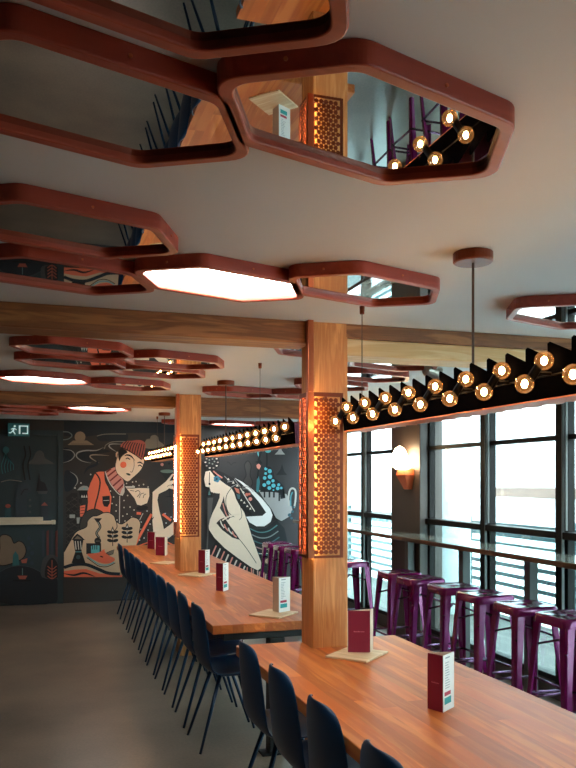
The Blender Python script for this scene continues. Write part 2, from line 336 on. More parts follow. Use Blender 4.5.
# ------------------------------------------------------------------ the mural
MURAL = [
 ('painted_sky', [
(1,0,[(0.311,-0.009),(3.429,-0.161),(3.429,0.267),(0.311,0.381)]),
(2,1,[(2.098,-0.043),(3.429,-0.105),(3.429,2.309),(2.098,2.28)]),
(3,2,[(0.311,2.103),(0.555,2.095),(0.802,2.137),(1.066,2.155),(1.778,2.168),(1.778,2.326),(0.311,2.292)]),
(4,3,[(0.263,2.153),(0.36,2.154),(0.408,2.111),(0.36,2.066),(0.263,2.052)],0.012,1),
(5,2,[(0.712,2.095),(0.718,2.076),(0.732,2.059),(0.753,2.047),(0.781,2.043),(0.819,2.044),(0.86,2.047),(0.902,2.049),(0.949,2.048),(1,2.045),(1.046,2.044),(1.079,2.052),(1.098,2.073),(1.107,2.104),(1.102,2.135),(1.079,2.155),(1.027,2.162),(0.953,2.162),(0.875,2.156),(0.815,2.15),(0.775,2.143),(0.746,2.134),(0.727,2.123),(0.715,2.11)]),
(6,4,[(0.715,2.11),(0.802,2.133),(0.928,2.14),(1.079,2.142)],0.0104,1),
(6,4,[(1.079,2.046),(0.915,2.039),(0.827,1.997),(0.79,1.939),(0.629,1.918)],0.0104,1),
(7,2,[(0.486,1.826),(0.516,1.812),(0.551,1.8),(0.58,1.791),(0.603,1.786),(0.626,1.785),(0.644,1.787),(0.654,1.791),(0.65,1.801),(0.637,1.814),(0.622,1.829),(0.617,1.842),(0.619,1.853),(0.626,1.863),(0.64,1.872),(0.666,1.881),(0.714,1.888),(0.779,1.894),(0.841,1.901),(0.877,1.908),(0.88,1.919),(0.861,1.931),(0.831,1.941),(0.802,1.946),(0.775,1.942),(0.745,1.932),(0.712,1.921),(0.678,1.912),(0.641,1.909),(0.6,1.908),(0.562,1.907),(0.53,1.901),(0.505,1.889),(0.484,1.873),(0.471,1.856),(0.469,1.841)]),
(8,5,[(0.641,1.766),(0.53,1.791),(0.463,1.847),(0.482,1.898),(0.58,1.924),(0.715,1.929),(0.802,1.971)],0.0169,3),
(8,5,[(1.066,2.009),(0.902,2.011),(0.865,1.985),(0.902,1.947),(0.965,1.909)],0.0156,3),
(9,6,[(0.74,1.767),(0.666,1.811),(0.629,1.845),(0.654,1.868),(0.753,1.869),(0.865,1.862)],0.0143,3),
(10,2,[(0.303,1.915),(0.301,1.858),(0.304,1.801),(0.311,1.764),(0.325,1.755),(0.344,1.764),(0.365,1.78),(0.384,1.796),(0.401,1.811),(0.418,1.829),(0.432,1.848),(0.439,1.866),(0.439,1.881),(0.433,1.896),(0.423,1.91),(0.408,1.922),(0.386,1.937),(0.358,1.953),(0.33,1.961),(0.311,1.952)]),
(11,5,[(0.299,1.933),(0.396,1.922),(0.439,1.866),(0.396,1.802),(0.299,1.764)],0.012,3),
(12,2,[(0.313,1.613),(0.31,1.537),(0.313,1.461),(0.323,1.412),(0.345,1.399),(0.375,1.408),(0.407,1.428),(0.433,1.449),(0.45,1.47),(0.464,1.496),(0.472,1.524),(0.475,1.55),(0.472,1.574),(0.464,1.599),(0.45,1.621),(0.433,1.638),(0.407,1.656),(0.375,1.672),(0.345,1.678),(0.323,1.663)]),
(13,5,[(0.384,1.657),(0.457,1.601),(0.475,1.525),(0.421,1.436)],0.012,3),
(14,2,[(0.555,1.626),(0.604,1.702),(0.715,1.754),(0.703,1.817)],0.036,3),
(15,7,[(0.678,1.995),(0.592,2.051),(0.421,2.048),(0.354,1.991)]),
(15,7,[(0.568,2.122),(0.554,2.144),(0.532,2.159),(0.506,2.164),(0.48,2.158),(0.458,2.142),(0.444,2.12),(0.439,2.093),(0.444,2.066),(0.458,2.044),(0.48,2.029),(0.506,2.024),(0.532,2.03),(0.554,2.046),(0.568,2.068),(0.573,2.095)]),
(16,8,[(0.396,2.004),(0.629,2.007)],0.0072,0),
(17,9,[(0.644,1.627),(0.637,1.63),(0.63,1.627),(0.628,1.62),(0.63,1.613),(0.637,1.61),(0.644,1.613),(0.647,1.62)]),
(17,9,[(0.525,1.519),(0.518,1.522),(0.511,1.519),(0.508,1.512),(0.511,1.505),(0.518,1.502),(0.525,1.505),(0.528,1.512)]),
(17,9,[(0.452,1.456),(0.445,1.459),(0.438,1.456),(0.435,1.449),(0.438,1.442),(0.445,1.439),(0.452,1.442),(0.455,1.449)]),
(17,9,[(0.55,1.342),(0.543,1.345),(0.536,1.342),(0.533,1.335),(0.536,1.328),(0.543,1.325),(0.55,1.327),(0.553,1.335)]),
(18,10,[(1.371,1.957),(1.444,1.957),(1.518,1.961),(1.568,1.968),(1.584,1.978),(1.58,1.992),(1.567,2.007),(1.555,2.02),(1.544,2.03),(1.529,2.039),(1.514,2.048),(1.503,2.059),(1.497,2.071),(1.495,2.085),(1.494,2.099),(1.49,2.111),(1.482,2.12),(1.473,2.127),(1.462,2.133),(1.451,2.136),(1.438,2.136),(1.423,2.133),(1.409,2.128),(1.399,2.122),(1.394,2.115),(1.392,2.106),(1.391,2.097),(1.386,2.089),(1.375,2.085),(1.36,2.084),(1.346,2.08),(1.334,2.069),(1.322,2.046),(1.31,2.016),(1.306,1.985),(1.322,1.965)]),
(19,11,[(3.226,1.9),(3.183,1.947),(3.169,1.981),(3.14,1.981),(3.126,1.947),(3.076,1.898)]),
(20,12,[(3.255,1.619),(3.212,1.673),(3.183,1.769),(3.154,1.687),(3.097,1.618)]),
(21,13,[(2.411,1.791),(2.439,1.785),(2.466,1.751),(2.494,1.778),(2.535,1.785)],0.0084,1),
(22,14,[(2.684,1.445),(2.694,1.439),(2.705,1.438),(2.716,1.442),(2.729,1.452),(2.745,1.468),(2.758,1.488),(2.765,1.509),(2.761,1.533),(2.749,1.56),(2.737,1.589),(2.73,1.618),(2.731,1.648),(2.737,1.681),(2.743,1.712),(2.744,1.739),(2.737,1.763),(2.727,1.784),(2.714,1.8),(2.702,1.807),(2.688,1.804),(2.673,1.792),(2.66,1.774),(2.653,1.752),(2.655,1.723),(2.663,1.687),(2.671,1.649),(2.674,1.617),(2.667,1.593),(2.656,1.574),(2.644,1.555),(2.639,1.537),(2.643,1.515),(2.652,1.492),(2.663,1.471),(2.674,1.456)]),
(23,13,[(2.674,1.456),(2.639,1.537),(2.674,1.617),(2.653,1.752),(2.702,1.807),(2.744,1.739),(2.73,1.618),(2.765,1.509),(2.716,1.442),(2.674,1.456)],0.0154,1),
 ]),
 ('painted_towers', [
(24,15,[(0.336,0.543),(0.396,0.541),(0.396,1.336),(0.336,1.336)]),
(25,16,[(0.339,1.286),(0.393,1.235)],0.006,0),
(25,16,[(0.393,1.285),(0.339,1.235)],0.006,0),
(25,16,[(0.339,1.204),(0.393,1.153)],0.006,0),
(25,16,[(0.393,1.203),(0.339,1.154)],0.006,0),
(25,16,[(0.339,1.122),(0.393,1.071)],0.006,0),
(25,16,[(0.393,1.121),(0.339,1.072)],0.006,0),
(25,16,[(0.339,1.04),(0.393,0.989)],0.006,0),
(25,16,[(0.393,1.039),(0.339,0.99)],0.006,0),
(25,16,[(0.339,0.958),(0.393,0.907)],0.006,0),
(25,16,[(0.393,0.957),(0.339,0.908)],0.006,0),
(25,16,[(0.339,0.877),(0.393,0.825)],0.006,0),
(25,16,[(0.393,0.876),(0.339,0.826)],0.006,0),
(25,16,[(0.339,0.795),(0.393,0.743)],0.006,0),
(25,16,[(0.393,0.794),(0.339,0.745)],0.006,0),
(26,15,[(0.402,0.541),(0.475,0.539),(0.475,1.386),(0.402,1.386)]),
(27,16,[(0.406,1.336),(0.472,1.285)],0.006,0),
(27,16,[(0.472,1.335),(0.406,1.285)],0.006,0),
(27,16,[(0.406,1.254),(0.472,1.202)],0.006,0),
(27,16,[(0.472,1.253),(0.406,1.203)],0.006,0),
(27,16,[(0.406,1.172),(0.472,1.12)],0.006,0),
(27,16,[(0.472,1.171),(0.406,1.121)],0.006,0),
(27,16,[(0.406,1.09),(0.472,1.038)],0.006,0),
(27,16,[(0.472,1.089),(0.406,1.039)],0.006,0),
(27,16,[(0.406,1.008),(0.472,0.956)],0.006,0),
(27,16,[(0.472,1.007),(0.406,0.957)],0.006,0),
(27,16,[(0.406,0.926),(0.472,0.874)],0.006,0),
(27,16,[(0.472,0.924),(0.406,0.875)],0.006,0),
(27,16,[(0.406,0.844),(0.472,0.792)],0.006,0),
(27,16,[(0.472,0.842),(0.406,0.793)],0.006,0),
(28,15,[(0.488,0.539),(0.53,0.537),(0.53,1.309),(0.488,1.31)]),
(29,16,[(0.491,1.259),(0.527,1.208)],0.0065,0),
(29,16,[(0.527,1.259),(0.491,1.209)],0.006,0),
(29,16,[(0.491,1.177),(0.527,1.126)],0.0065,0),
(29,16,[(0.527,1.177),(0.491,1.126)],0.006,0),
(29,16,[(0.491,1.095),(0.527,1.044)],0.0065,0),
(29,16,[(0.527,1.094),(0.491,1.044)],0.006,0),
(29,16,[(0.491,1.013),(0.527,0.961)],0.0065,0),
(29,16,[(0.527,1.012),(0.491,0.962)],0.006,0),
(29,16,[(0.491,0.93),(0.527,0.879)],0.0065,0),
(29,16,[(0.527,0.93),(0.491,0.88)],0.006,0),
(29,16,[(0.491,0.848),(0.527,0.797)],0.0065,0),
(29,16,[(0.527,0.847),(0.491,0.798)],0.006,0),
(29,16,[(0.491,0.766),(0.527,0.715)],0.0065,0),
(29,16,[(0.527,0.765),(0.491,0.715)],0.006,0),
(30,15,[(0.475,1.335),(0.408,1.392),(0.348,1.336)]),
(31,5,[(0.641,1.419),(0.592,1.474),(0.543,1.478),(0.506,1.461),(0.469,1.42)]),
(32,13,[(0.512,1.316),(0.604,1.315),(0.623,1.419),(0.488,1.42)]),
(33,9,[(0.518,1.329),(0.543,1.328),(0.53,1.366)]),
(33,9,[(0.545,1.328),(0.57,1.328),(0.557,1.366)]),
(33,9,[(0.575,1.328),(0.599,1.328),(0.587,1.366)]),
(34,17,[(0.564,1.447),(0.557,1.45),(0.551,1.447),(0.549,1.441),(0.551,1.435),(0.557,1.432),(0.564,1.435),(0.566,1.441)]),
(35,5,[(0.378,1.071),(0.445,1.07),(0.445,1.114),(0.378,1.115)]),
(35,5,[(0.469,1),(0.494,1),(0.506,1.076),(0.463,1.076)]),
(36,18,[(0.506,1.088),(0.549,1.088),(0.567,1.182),(0.573,1.236),(0.506,1.221)]),
(37,13,[(0.51,1.196),(0.562,1.201)],0.0072,0),
(37,13,[(0.51,1.16),(0.562,1.166)],0.0072,0),
(37,13,[(0.51,1.125),(0.562,1.131)],0.0072,0),
 ]),
 ('painted_man', [
(38,19,[(0.802,1.295),(0.84,0.911),(0.902,0.666),(1.257,0.657),(1.516,0.663),(1.752,0.696),(1.725,1.051),(1.594,1.132),(1.464,1.133),(1.412,1.29),(1.386,1.42),(1.334,1.55),(1.232,1.576),(1.13,1.602),(0.902,1.627),(0.802,1.601)]),
(39,18,[(0.635,1.512),(0.598,1.398),(0.604,1.271),(0.592,1.157),(0.666,1.13),(0.765,1.116),(0.877,1.121),(0.884,1.192),(0.896,1.332),(0.859,1.441),(0.815,1.55),(0.806,1.657),(0.74,1.656),(0.697,1.645)]),
(40,13,[(0.691,1.644),(0.734,1.588),(0.753,1.512),(0.728,1.359),(0.697,1.245),(0.676,1.13)],0.018,1),
(40,13,[(0.81,1.659),(0.821,1.537),(0.871,1.435),(0.902,1.332),(0.884,1.14)],0.012,1),
(41,18,[(0.864,1.358),(0.857,1.369),(0.846,1.376),(0.834,1.379),(0.821,1.376),(0.811,1.369),(0.804,1.358),(0.801,1.346),(0.804,1.333),(0.811,1.322),(0.821,1.315),(0.834,1.312),(0.846,1.315),(0.857,1.322),(0.864,1.333),(0.866,1.345)]),
(42,13,[(0.784,1.257),(0.802,1.214),(0.846,1.205),(0.875,1.256),(0.874,1.35),(0.782,1.342)]),
(43,9,[(0.795,1.288),(0.865,1.29)],0.006,0),
(44,20,[(0.852,1.569),(0.915,1.46),(1.016,1.364),(1.056,1.492),(1.041,1.556),(0.978,1.64),(0.938,1.717),(0.865,1.684),(0.819,1.659)]),
(45,21,[(0.846,1.595),(0.948,1.678)],0.0195,0),
(45,21,[(0.875,1.537),(0.978,1.627)],0.018,0),
(45,21,[(0.915,1.473),(1.016,1.563)],0.0195,0),
(45,21,[(0.965,1.415),(1.049,1.499)],0.0195,0),
(45,21,[(0.827,1.646),(0.89,1.693)],0.0195,0),
(46,9,[(0.817,1.659),(0.852,1.556),(0.909,1.46),(1.009,1.357),(1.047,1.434),(1.051,1.499)],0.0117,1),
(46,9,[(1.035,1.344),(1.06,1.396),(1.06,1.46),(1.028,1.441),(1.003,1.364)]),
(46,9,[(0.999,1.344),(0.997,1.165),(0.994,0.946)],0.0091,0),
(47,22,[(0.89,1.416),(0.884,1.419),(0.877,1.416),(0.874,1.409),(0.877,1.402),(0.884,1.4),(0.89,1.402),(0.893,1.409)]),
(47,22,[(0.928,1.339),(0.921,1.342),(0.915,1.339),(0.912,1.332),(0.915,1.325),(0.921,1.323),(0.928,1.325),(0.931,1.332)]),
(47,22,[(0.909,1.256),(0.902,1.259),(0.896,1.256),(0.893,1.249),(0.896,1.242),(0.902,1.239),(0.909,1.242),(0.912,1.249)]),
(47,22,[(0.963,1.236),(0.956,1.239),(0.95,1.236),(0.947,1.229),(0.95,1.223),(0.956,1.22),(0.963,1.222),(0.966,1.229)]),
(47,22,[(0.959,1.159),(0.953,1.162),(0.946,1.159),(0.943,1.153),(0.946,1.146),(0.953,1.143),(0.959,1.146),(0.962,1.152)]),
(47,22,[(0.922,1.057),(0.915,1.06),(0.908,1.057),(0.906,1.051),(0.908,1.044),(0.915,1.041),(0.922,1.043),(0.924,1.05)]),
(47,22,[(1.06,1.293),(1.054,1.296),(1.047,1.293),(1.044,1.286),(1.047,1.279),(1.054,1.277),(1.06,1.279),(1.063,1.286)]),
(47,22,[(1.105,1.357),(1.098,1.36),(1.091,1.357),(1.088,1.35),(1.091,1.344),(1.098,1.341),(1.105,1.343),(1.107,1.35)]),
(47,22,[(1.136,1.209),(1.13,1.212),(1.123,1.209),(1.12,1.202),(1.123,1.195),(1.13,1.192),(1.136,1.195),(1.139,1.202)]),
(47,22,[(1.06,1.203),(1.054,1.206),(1.047,1.203),(1.044,1.196),(1.047,1.189),(1.054,1.187),(1.06,1.189),(1.063,1.196)]),
(47,22,[(1.098,1.119),(1.092,1.122),(1.085,1.119),(1.082,1.112),(1.085,1.105),(1.092,1.102),(1.098,1.105),(1.101,1.112)]),
(47,22,[(1.045,1.094),(1.038,1.097),(1.032,1.094),(1.029,1.087),(1.032,1.08),(1.038,1.077),(1.045,1.08),(1.048,1.087)]),
(47,22,[(1.156,1.079),(1.149,1.082),(1.142,1.08),(1.139,1.073),(1.142,1.066),(1.149,1.063),(1.156,1.066),(1.158,1.072)]),
(47,22,[(1.187,1.169),(1.181,1.172),(1.174,1.169),(1.171,1.163),(1.174,1.156),(1.181,1.153),(1.187,1.156),(1.19,1.162)]),
(47,22,[(1.251,1.486),(1.245,1.489),(1.238,1.486),(1.235,1.479),(1.238,1.472),(1.245,1.469),(1.251,1.472),(1.254,1.479)]),
(47,22,[(1.309,1.499),(1.302,1.501),(1.295,1.499),(1.293,1.492),(1.295,1.485),(1.302,1.482),(1.309,1.485),(1.312,1.492)]),
(47,22,[(1.213,1.537),(1.206,1.54),(1.199,1.537),(1.197,1.531),(1.199,1.524),(1.206,1.521),(1.213,1.524),(1.216,1.531)]),
(47,22,[(1.168,1.531),(1.162,1.534),(1.155,1.531),(1.152,1.524),(1.155,1.517),(1.162,1.515),(1.168,1.517),(1.171,1.524)]),
(47,22,[(1.367,1.466),(1.36,1.469),(1.353,1.466),(1.351,1.459),(1.353,1.452),(1.36,1.449),(1.367,1.452),(1.37,1.459)]),
(47,22,[(1.092,1.512),(1.085,1.515),(1.079,1.512),(1.076,1.505),(1.079,1.498),(1.085,1.495),(1.092,1.498),(1.095,1.505)]),
(47,22,[(1.175,1.479),(1.168,1.482),(1.161,1.479),(1.158,1.473),(1.161,1.466),(1.168,1.463),(1.175,1.466),(1.177,1.473)]),
(47,22,[(0.972,1.043),(0.965,1.046),(0.959,1.044),(0.956,1.037),(0.959,1.03),(0.965,1.027),(0.972,1.03),(0.975,1.037)]),
(47,22,[(1.073,1.029),(1.066,1.032),(1.06,1.029),(1.057,1.022),(1.06,1.016),(1.066,1.013),(1.073,1.015),(1.076,1.022)]),
(48,23,[(0.991,1.887),(0.986,1.901),(0.979,1.91),(0.97,1.913),(0.962,1.91),(0.954,1.901),(0.949,1.887),(0.948,1.871),(0.949,1.854),(0.954,1.841),(0.962,1.832),(0.97,1.828),(0.979,1.832),(0.986,1.841),(0.991,1.855),(0.993,1.871)]),
(48,23,[(0.976,1.888),(0.968,1.862),(0.962,1.833),(0.956,1.807),(0.951,1.783),(0.947,1.76),(0.944,1.738),(0.944,1.717),(0.946,1.696),(0.95,1.677),(0.956,1.658),(0.965,1.64),(0.978,1.622),(0.994,1.606),(1.011,1.59),(1.028,1.576),(1.045,1.561),(1.063,1.546),(1.08,1.535),(1.098,1.531),(1.115,1.536),(1.132,1.548),(1.149,1.565),(1.168,1.582),(1.19,1.601),(1.215,1.623),(1.238,1.646),(1.257,1.667),(1.271,1.685),(1.282,1.703),(1.289,1.72),(1.296,1.738),(1.303,1.757),(1.31,1.776),(1.312,1.796),(1.306,1.816),(1.291,1.836),(1.268,1.856),(1.239,1.875),(1.206,1.893),(1.164,1.909),(1.114,1.924),(1.065,1.936),(1.028,1.942),(1.008,1.941),(0.997,1.935),(0.991,1.924),(0.984,1.909)]),
(49,13,[(0.984,1.909),(1.028,1.942),(1.206,1.893),(1.306,1.816),(1.296,1.738),(1.257,1.667),(1.168,1.582),(1.098,1.531),(1.028,1.576),(0.965,1.64),(0.944,1.717),(0.956,1.807),(0.984,1.909)],0.0059,1),
(49,13,[(0.985,1.832),(0.994,1.788),(1.016,1.839),(1.047,1.872),(1.098,1.904),(1.079,1.943),(1.022,1.968),(0.99,1.935),(0.98,1.877)]),
(50,24,[(1.027,1.961),(1.05,1.948),(1.077,1.934),(1.104,1.92),(1.133,1.904),(1.163,1.886),(1.193,1.869),(1.219,1.854),(1.239,1.839),(1.256,1.823),(1.27,1.813),(1.283,1.814),(1.295,1.832),(1.305,1.862),(1.313,1.896),(1.319,1.926),(1.324,1.951),(1.328,1.976),(1.329,1.998),(1.327,2.017),(1.32,2.032),(1.309,2.043),(1.297,2.052),(1.283,2.059),(1.268,2.064),(1.252,2.067),(1.235,2.067),(1.219,2.067),(1.203,2.066),(1.188,2.062),(1.172,2.059),(1.155,2.056),(1.136,2.055),(1.116,2.054),(1.096,2.053),(1.079,2.05),(1.064,2.044),(1.05,2.037),(1.038,2.028),(1.028,2.019),(1.019,2.009),(1.011,1.998),(1.008,1.986),(1.012,1.974)]),
(51,13,[(1.032,1.961),(1.047,2.007),(1.085,2.05)],0.0123,1),
(51,13,[(1.062,1.947),(1.079,2.002),(1.113,2.046)],0.0123,1),
(51,13,[(1.093,1.933),(1.111,1.997),(1.141,2.041)],0.0124,1),
(51,13,[(1.123,1.918),(1.142,1.992),(1.169,2.037)],0.0123,1),
(51,13,[(1.154,1.904),(1.174,1.988),(1.197,2.033)],0.0124,1),
(51,13,[(1.184,1.889),(1.206,1.983),(1.225,2.029)],0.0124,1),
(51,13,[(1.215,1.875),(1.238,1.978),(1.254,2.025)],0.0123,1),
(51,13,[(1.246,1.86),(1.27,1.973),(1.282,2.021)],0.0123,1),
(51,13,[(1.277,1.845),(1.302,1.969),(1.31,2.017)],0.0114,1),
(51,13,[(1.016,1.97),(1.13,1.918),(1.277,1.816)],0.0108,1),
(52,18,[(1.082,1.761),(1.073,1.775),(1.06,1.784),(1.045,1.787),(1.029,1.783),(1.016,1.774),(1.007,1.761),(1.004,1.745),(1.007,1.73),(1.016,1.716),(1.029,1.707),(1.045,1.704),(1.06,1.708),(1.073,1.717),(1.082,1.73),(1.085,1.746)]),
(53,13,[(1.057,1.859),(1.092,1.872),(1.142,1.856),(1.193,1.798)],0.0208,3),
(53,13,[(1.219,1.767),(1.257,1.779),(1.302,1.751)],0.0182,3),
(53,13,[(1.076,1.82),(1.098,1.833),(1.13,1.814)],0.013,1),
(53,13,[(1.232,1.731),(1.257,1.742),(1.283,1.721)],0.013,1),
(54,25,[(1.176,1.808),(1.181,1.731),(1.155,1.653),(1.134,1.662)],0.006,1),
(55,26,[(1.136,1.618),(1.131,1.625),(1.123,1.631),(1.112,1.636),(1.101,1.639),(1.091,1.639),(1.083,1.638),(1.08,1.634),(1.08,1.629),(1.085,1.622),(1.093,1.616),(1.104,1.611),(1.115,1.608),(1.125,1.607),(1.133,1.609),(1.137,1.613)]),
(56,23,[(1.142,1.369),(1.187,1.311),(1.219,1.233),(1.27,1.22),(1.347,1.251),(1.376,1.342),(1.373,1.443),(1.232,1.447),(1.168,1.44),(1.085,1.441)]),
(57,9,[(1.079,1.447),(1.19,1.449),(1.193,1.472),(1.066,1.469)]),
(58,27,[(1.193,1.395),(1.232,1.414),(1.257,1.382),(1.219,1.33)],0.0078,1),
(58,27,[(1.245,1.317),(1.27,1.369),(1.309,1.381)],0.0072,1),
(58,27,[(1.296,1.317),(1.309,1.356),(1.334,1.368)],0.0078,1),
(58,27,[(1.13,1.415),(1.181,1.408)],0.0072,0),
(59,13,[(1.353,1.207),(1.335,1.216),(1.309,1.221),(1.28,1.221),(1.251,1.216),(1.227,1.206),(1.211,1.194),(1.207,1.18),(1.214,1.168),(1.231,1.159),(1.257,1.154),(1.286,1.154),(1.315,1.159),(1.34,1.168),(1.355,1.181),(1.36,1.194)]),
(59,13,[(1.64,1.471),(1.644,1.327)],0.0091,0),
(59,13,[(1.712,1.327),(1.633,1.344),(1.561,1.328)]),
(60,28,[(1.581,1.563),(1.627,1.524),(1.659,1.576),(1.699,1.675),(1.516,1.661)]),
(61,29,[(1.689,1.673),(1.67,1.681),(1.641,1.686),(1.607,1.687),(1.573,1.685),(1.544,1.68),(1.525,1.673),(1.518,1.664),(1.525,1.655),(1.544,1.647),(1.573,1.642),(1.607,1.64),(1.641,1.642),(1.67,1.647),(1.689,1.655),(1.696,1.664)]),
(62,20,[(1.561,1.76),(1.556,1.767),(1.55,1.772),(1.542,1.773),(1.534,1.772),(1.527,1.767),(1.522,1.76),(1.521,1.752),(1.522,1.744),(1.527,1.738),(1.534,1.733),(1.542,1.731),(1.55,1.733),(1.556,1.738),(1.561,1.744),(1.563,1.752)]),
(63,13,[(1.648,1.772),(1.644,1.777),(1.639,1.781),(1.633,1.782),(1.627,1.78),(1.622,1.777),(1.619,1.772),(1.617,1.766),(1.619,1.76),(1.622,1.755),(1.627,1.751),(1.633,1.75),(1.639,1.752),(1.644,1.755),(1.648,1.76),(1.649,1.766)]),
(64,23,[(1.412,1.225),(1.412,1.03),(1.429,0.821),(1.477,0.729),(1.62,0.784),(1.758,0.88),(1.758,1.024),(1.732,1.051),(1.646,0.967),(1.565,0.91),(1.552,0.988),(1.507,1.159),(1.483,1.289),(1.5,1.367),(1.542,1.387),(1.6,1.413),(1.633,1.439),(1.705,1.419),(1.719,1.445),(1.666,1.491),(1.719,1.517),(1.699,1.55),(1.64,1.537),(1.692,1.622),(1.673,1.635),(1.594,1.537),(1.529,1.485),(1.47,1.439),(1.416,1.394)]),
(65,13,[(1.416,1.394),(1.47,1.439),(1.529,1.485),(1.594,1.537),(1.673,1.635),(1.692,1.622),(1.64,1.537),(1.699,1.55),(1.719,1.517),(1.666,1.491),(1.719,1.445),(1.705,1.419),(1.633,1.439),(1.6,1.413),(1.542,1.387),(1.5,1.367),(1.483,1.289),(1.507,1.159),(1.552,0.988),(1.565,0.91),(1.646,0.967),(1.732,1.051),(1.758,1.024),(1.758,0.88),(1.62,0.784),(1.477,0.729),(1.429,0.821),(1.412,1.03),(1.412,1.225),(1.416,1.394)],0.0052,0),
(66,25,[(1.607,1.465),(1.646,1.485),(1.673,1.471)],0.0065,1),
(67,18,[(1.405,1.108),(1.187,0.704)],0.0338,0),
(67,18,[(1.27,1.116),(1.213,1.121)],0.0338,0),
(68,13,[(1.373,1.121),(1.149,0.711)],0.0091,0),
(68,13,[(1.431,1.069),(1.225,0.696)],0.0091,0),
(69,9,[(1.296,1.122),(1.117,0.764)],0.0078,0),
(70,18,[(1.548,1.106),(1.659,1.019)],0.0312,0),
(70,18,[(1.245,0.702),(1.412,0.757)],0.0156,0),
(70,18,[(1.594,0.746),(1.712,0.684)],0.0169,0),
(71,30,[(1.277,1.013),(1.27,1.016),(1.263,1.013),(1.261,1.006),(1.263,0.999),(1.27,0.996),(1.277,0.999),(1.28,1.006)]),
(71,30,[(1.271,0.922),(1.264,0.925),(1.257,0.923),(1.254,0.916),(1.257,0.909),(1.264,0.906),(1.271,0.909),(1.273,0.915)]),
(71,30,[(1.316,0.805),(1.309,0.808),(1.302,0.805),(1.299,0.798),(1.302,0.791),(1.309,0.788),(1.316,0.791),(1.318,0.798)]),
(71,30,[(1.367,0.907),(1.36,0.91),(1.353,0.908),(1.351,0.901),(1.353,0.894),(1.36,0.891),(1.367,0.894),(1.37,0.901)]),
(71,30,[(1.393,0.985),(1.386,0.988),(1.379,0.985),(1.376,0.978),(1.379,0.971),(1.386,0.968),(1.393,0.971),(1.396,0.978)]),
(71,30,[(1.354,1.154),(1.347,1.157),(1.34,1.155),(1.338,1.148),(1.34,1.141),(1.347,1.138),(1.354,1.141),(1.357,1.147)]),
(71,30,[(1.601,0.995),(1.594,0.998),(1.587,0.995),(1.584,0.988),(1.587,0.981),(1.594,0.978),(1.601,0.981),(1.604,0.988)]),
(71,30,[(1.588,1.119),(1.581,1.122),(1.574,1.119),(1.571,1.112),(1.574,1.105),(1.581,1.102),(1.588,1.105),(1.591,1.112)]),
(71,30,[(1.666,1.072),(1.659,1.075),(1.652,1.072),(1.65,1.065),(1.652,1.058),(1.659,1.055),(1.666,1.058),(1.669,1.065)]),
(71,30,[(1.732,0.809),(1.725,0.812),(1.718,0.809),(1.715,0.802),(1.718,0.795),(1.725,0.792),(1.732,0.795),(1.735,0.801)]),
(71,30,[(1.627,0.804),(1.62,0.807),(1.613,0.805),(1.61,0.798),(1.613,0.791),(1.62,0.788),(1.627,0.79),(1.63,0.797)]),
(71,30,[(1.258,0.78),(1.251,0.783),(1.244,0.78),(1.241,0.774),(1.244,0.767),(1.251,0.764),(1.258,0.766),(1.261,0.773)]),
 ]),
 ('painted_landscape', [
(72,31,[(0.523,0.908),(0.548,0.908),(0.577,0.915),(0.604,0.928),(0.629,0.95),(0.654,0.981),(0.678,1.014),(0.703,1.041),(0.731,1.06),(0.761,1.076),(0.787,1.09),(0.802,1.103),(0.804,1.117),(0.795,1.131),(0.781,1.144),(0.765,1.155),(0.747,1.165),(0.725,1.173),(0.702,1.18),(0.678,1.181),(0.654,1.178),(0.627,1.171),(0.602,1.159),(0.58,1.144),(0.56,1.124),(0.544,1.1),(0.529,1.072),(0.518,1.044),(0.509,1.011),(0.502,0.974),(0.5,0.94),(0.506,0.917)]),
(73,13,[(0.506,0.917),(0.518,1.044),(0.58,1.144),(0.678,1.181),(0.765,1.155),(0.802,1.103),(0.703,1.041),(0.604,0.928),(0.506,0.917)],0.0096,1),
(74,32,[(1.028,0.303),(1.104,0.519),(1.206,0.71),(1.245,0.864),(1.264,0.98),(1.232,1.046),(1.155,1.069),(1.079,1.016),(1.016,0.985),(0.953,1.024),(0.928,1.089),(0.865,1.132),(0.79,1.129),(0.722,1.098),(0.654,1.086),(0.598,1.03),(0.58,0.954),(0.457,0.893),(0.372,0.756),(0.311,0.645),(0.311,0.33)]),
(75,13,[(0.311,0.645),(0.372,0.756),(0.457,0.893),(0.58,0.954),(0.598,1.03),(0.654,1.086),(0.722,1.098),(0.79,1.129),(0.865,1.132),(0.928,1.089),(0.953,1.024),(1.016,0.985),(1.079,1.016),(1.155,1.069),(1.232,1.046),(1.264,0.98),(1.245,0.864)],0.012,1),
(75,13,[(0.953,1.024),(0.965,0.947),(0.928,0.896)],0.0096,1),
(76,18,[(1.028,0.303),(1.028,0.329),(0.915,0.352),(0.753,0.358),(0.58,0.422),(0.433,0.42),(0.311,0.406),(0.311,0.33)]),
(77,2,[(0.311,0.45),(0.433,0.483),(0.58,0.479),(0.728,0.416),(0.852,0.361),(1.003,0.343)],0.0408,1),
(78,13,[(0.311,0.374),(0.433,0.351),(0.555,0.372),(0.691,0.322)],0.0264,3),
(78,13,[(0.567,0.79),(0.518,0.841),(0.472,0.874),(0.427,0.831),(0.405,0.793)]),
(79,33,[(0.53,0.803),(0.475,0.847),(0.436,0.805)]),
(80,13,[(0.445,0.653),(0.524,0.651),(0.546,0.79),(0.424,0.793)]),
(81,9,[(0.447,0.78),(0.458,0.672)],0.0117,0),
(81,9,[(0.479,0.779),(0.49,0.671)],0.0108,0),
(81,9,[(0.51,0.778),(0.521,0.67)],0.0108,0),
(82,13,[(0.402,0.503),(0.573,0.498),(0.524,0.651),(0.451,0.653)]),
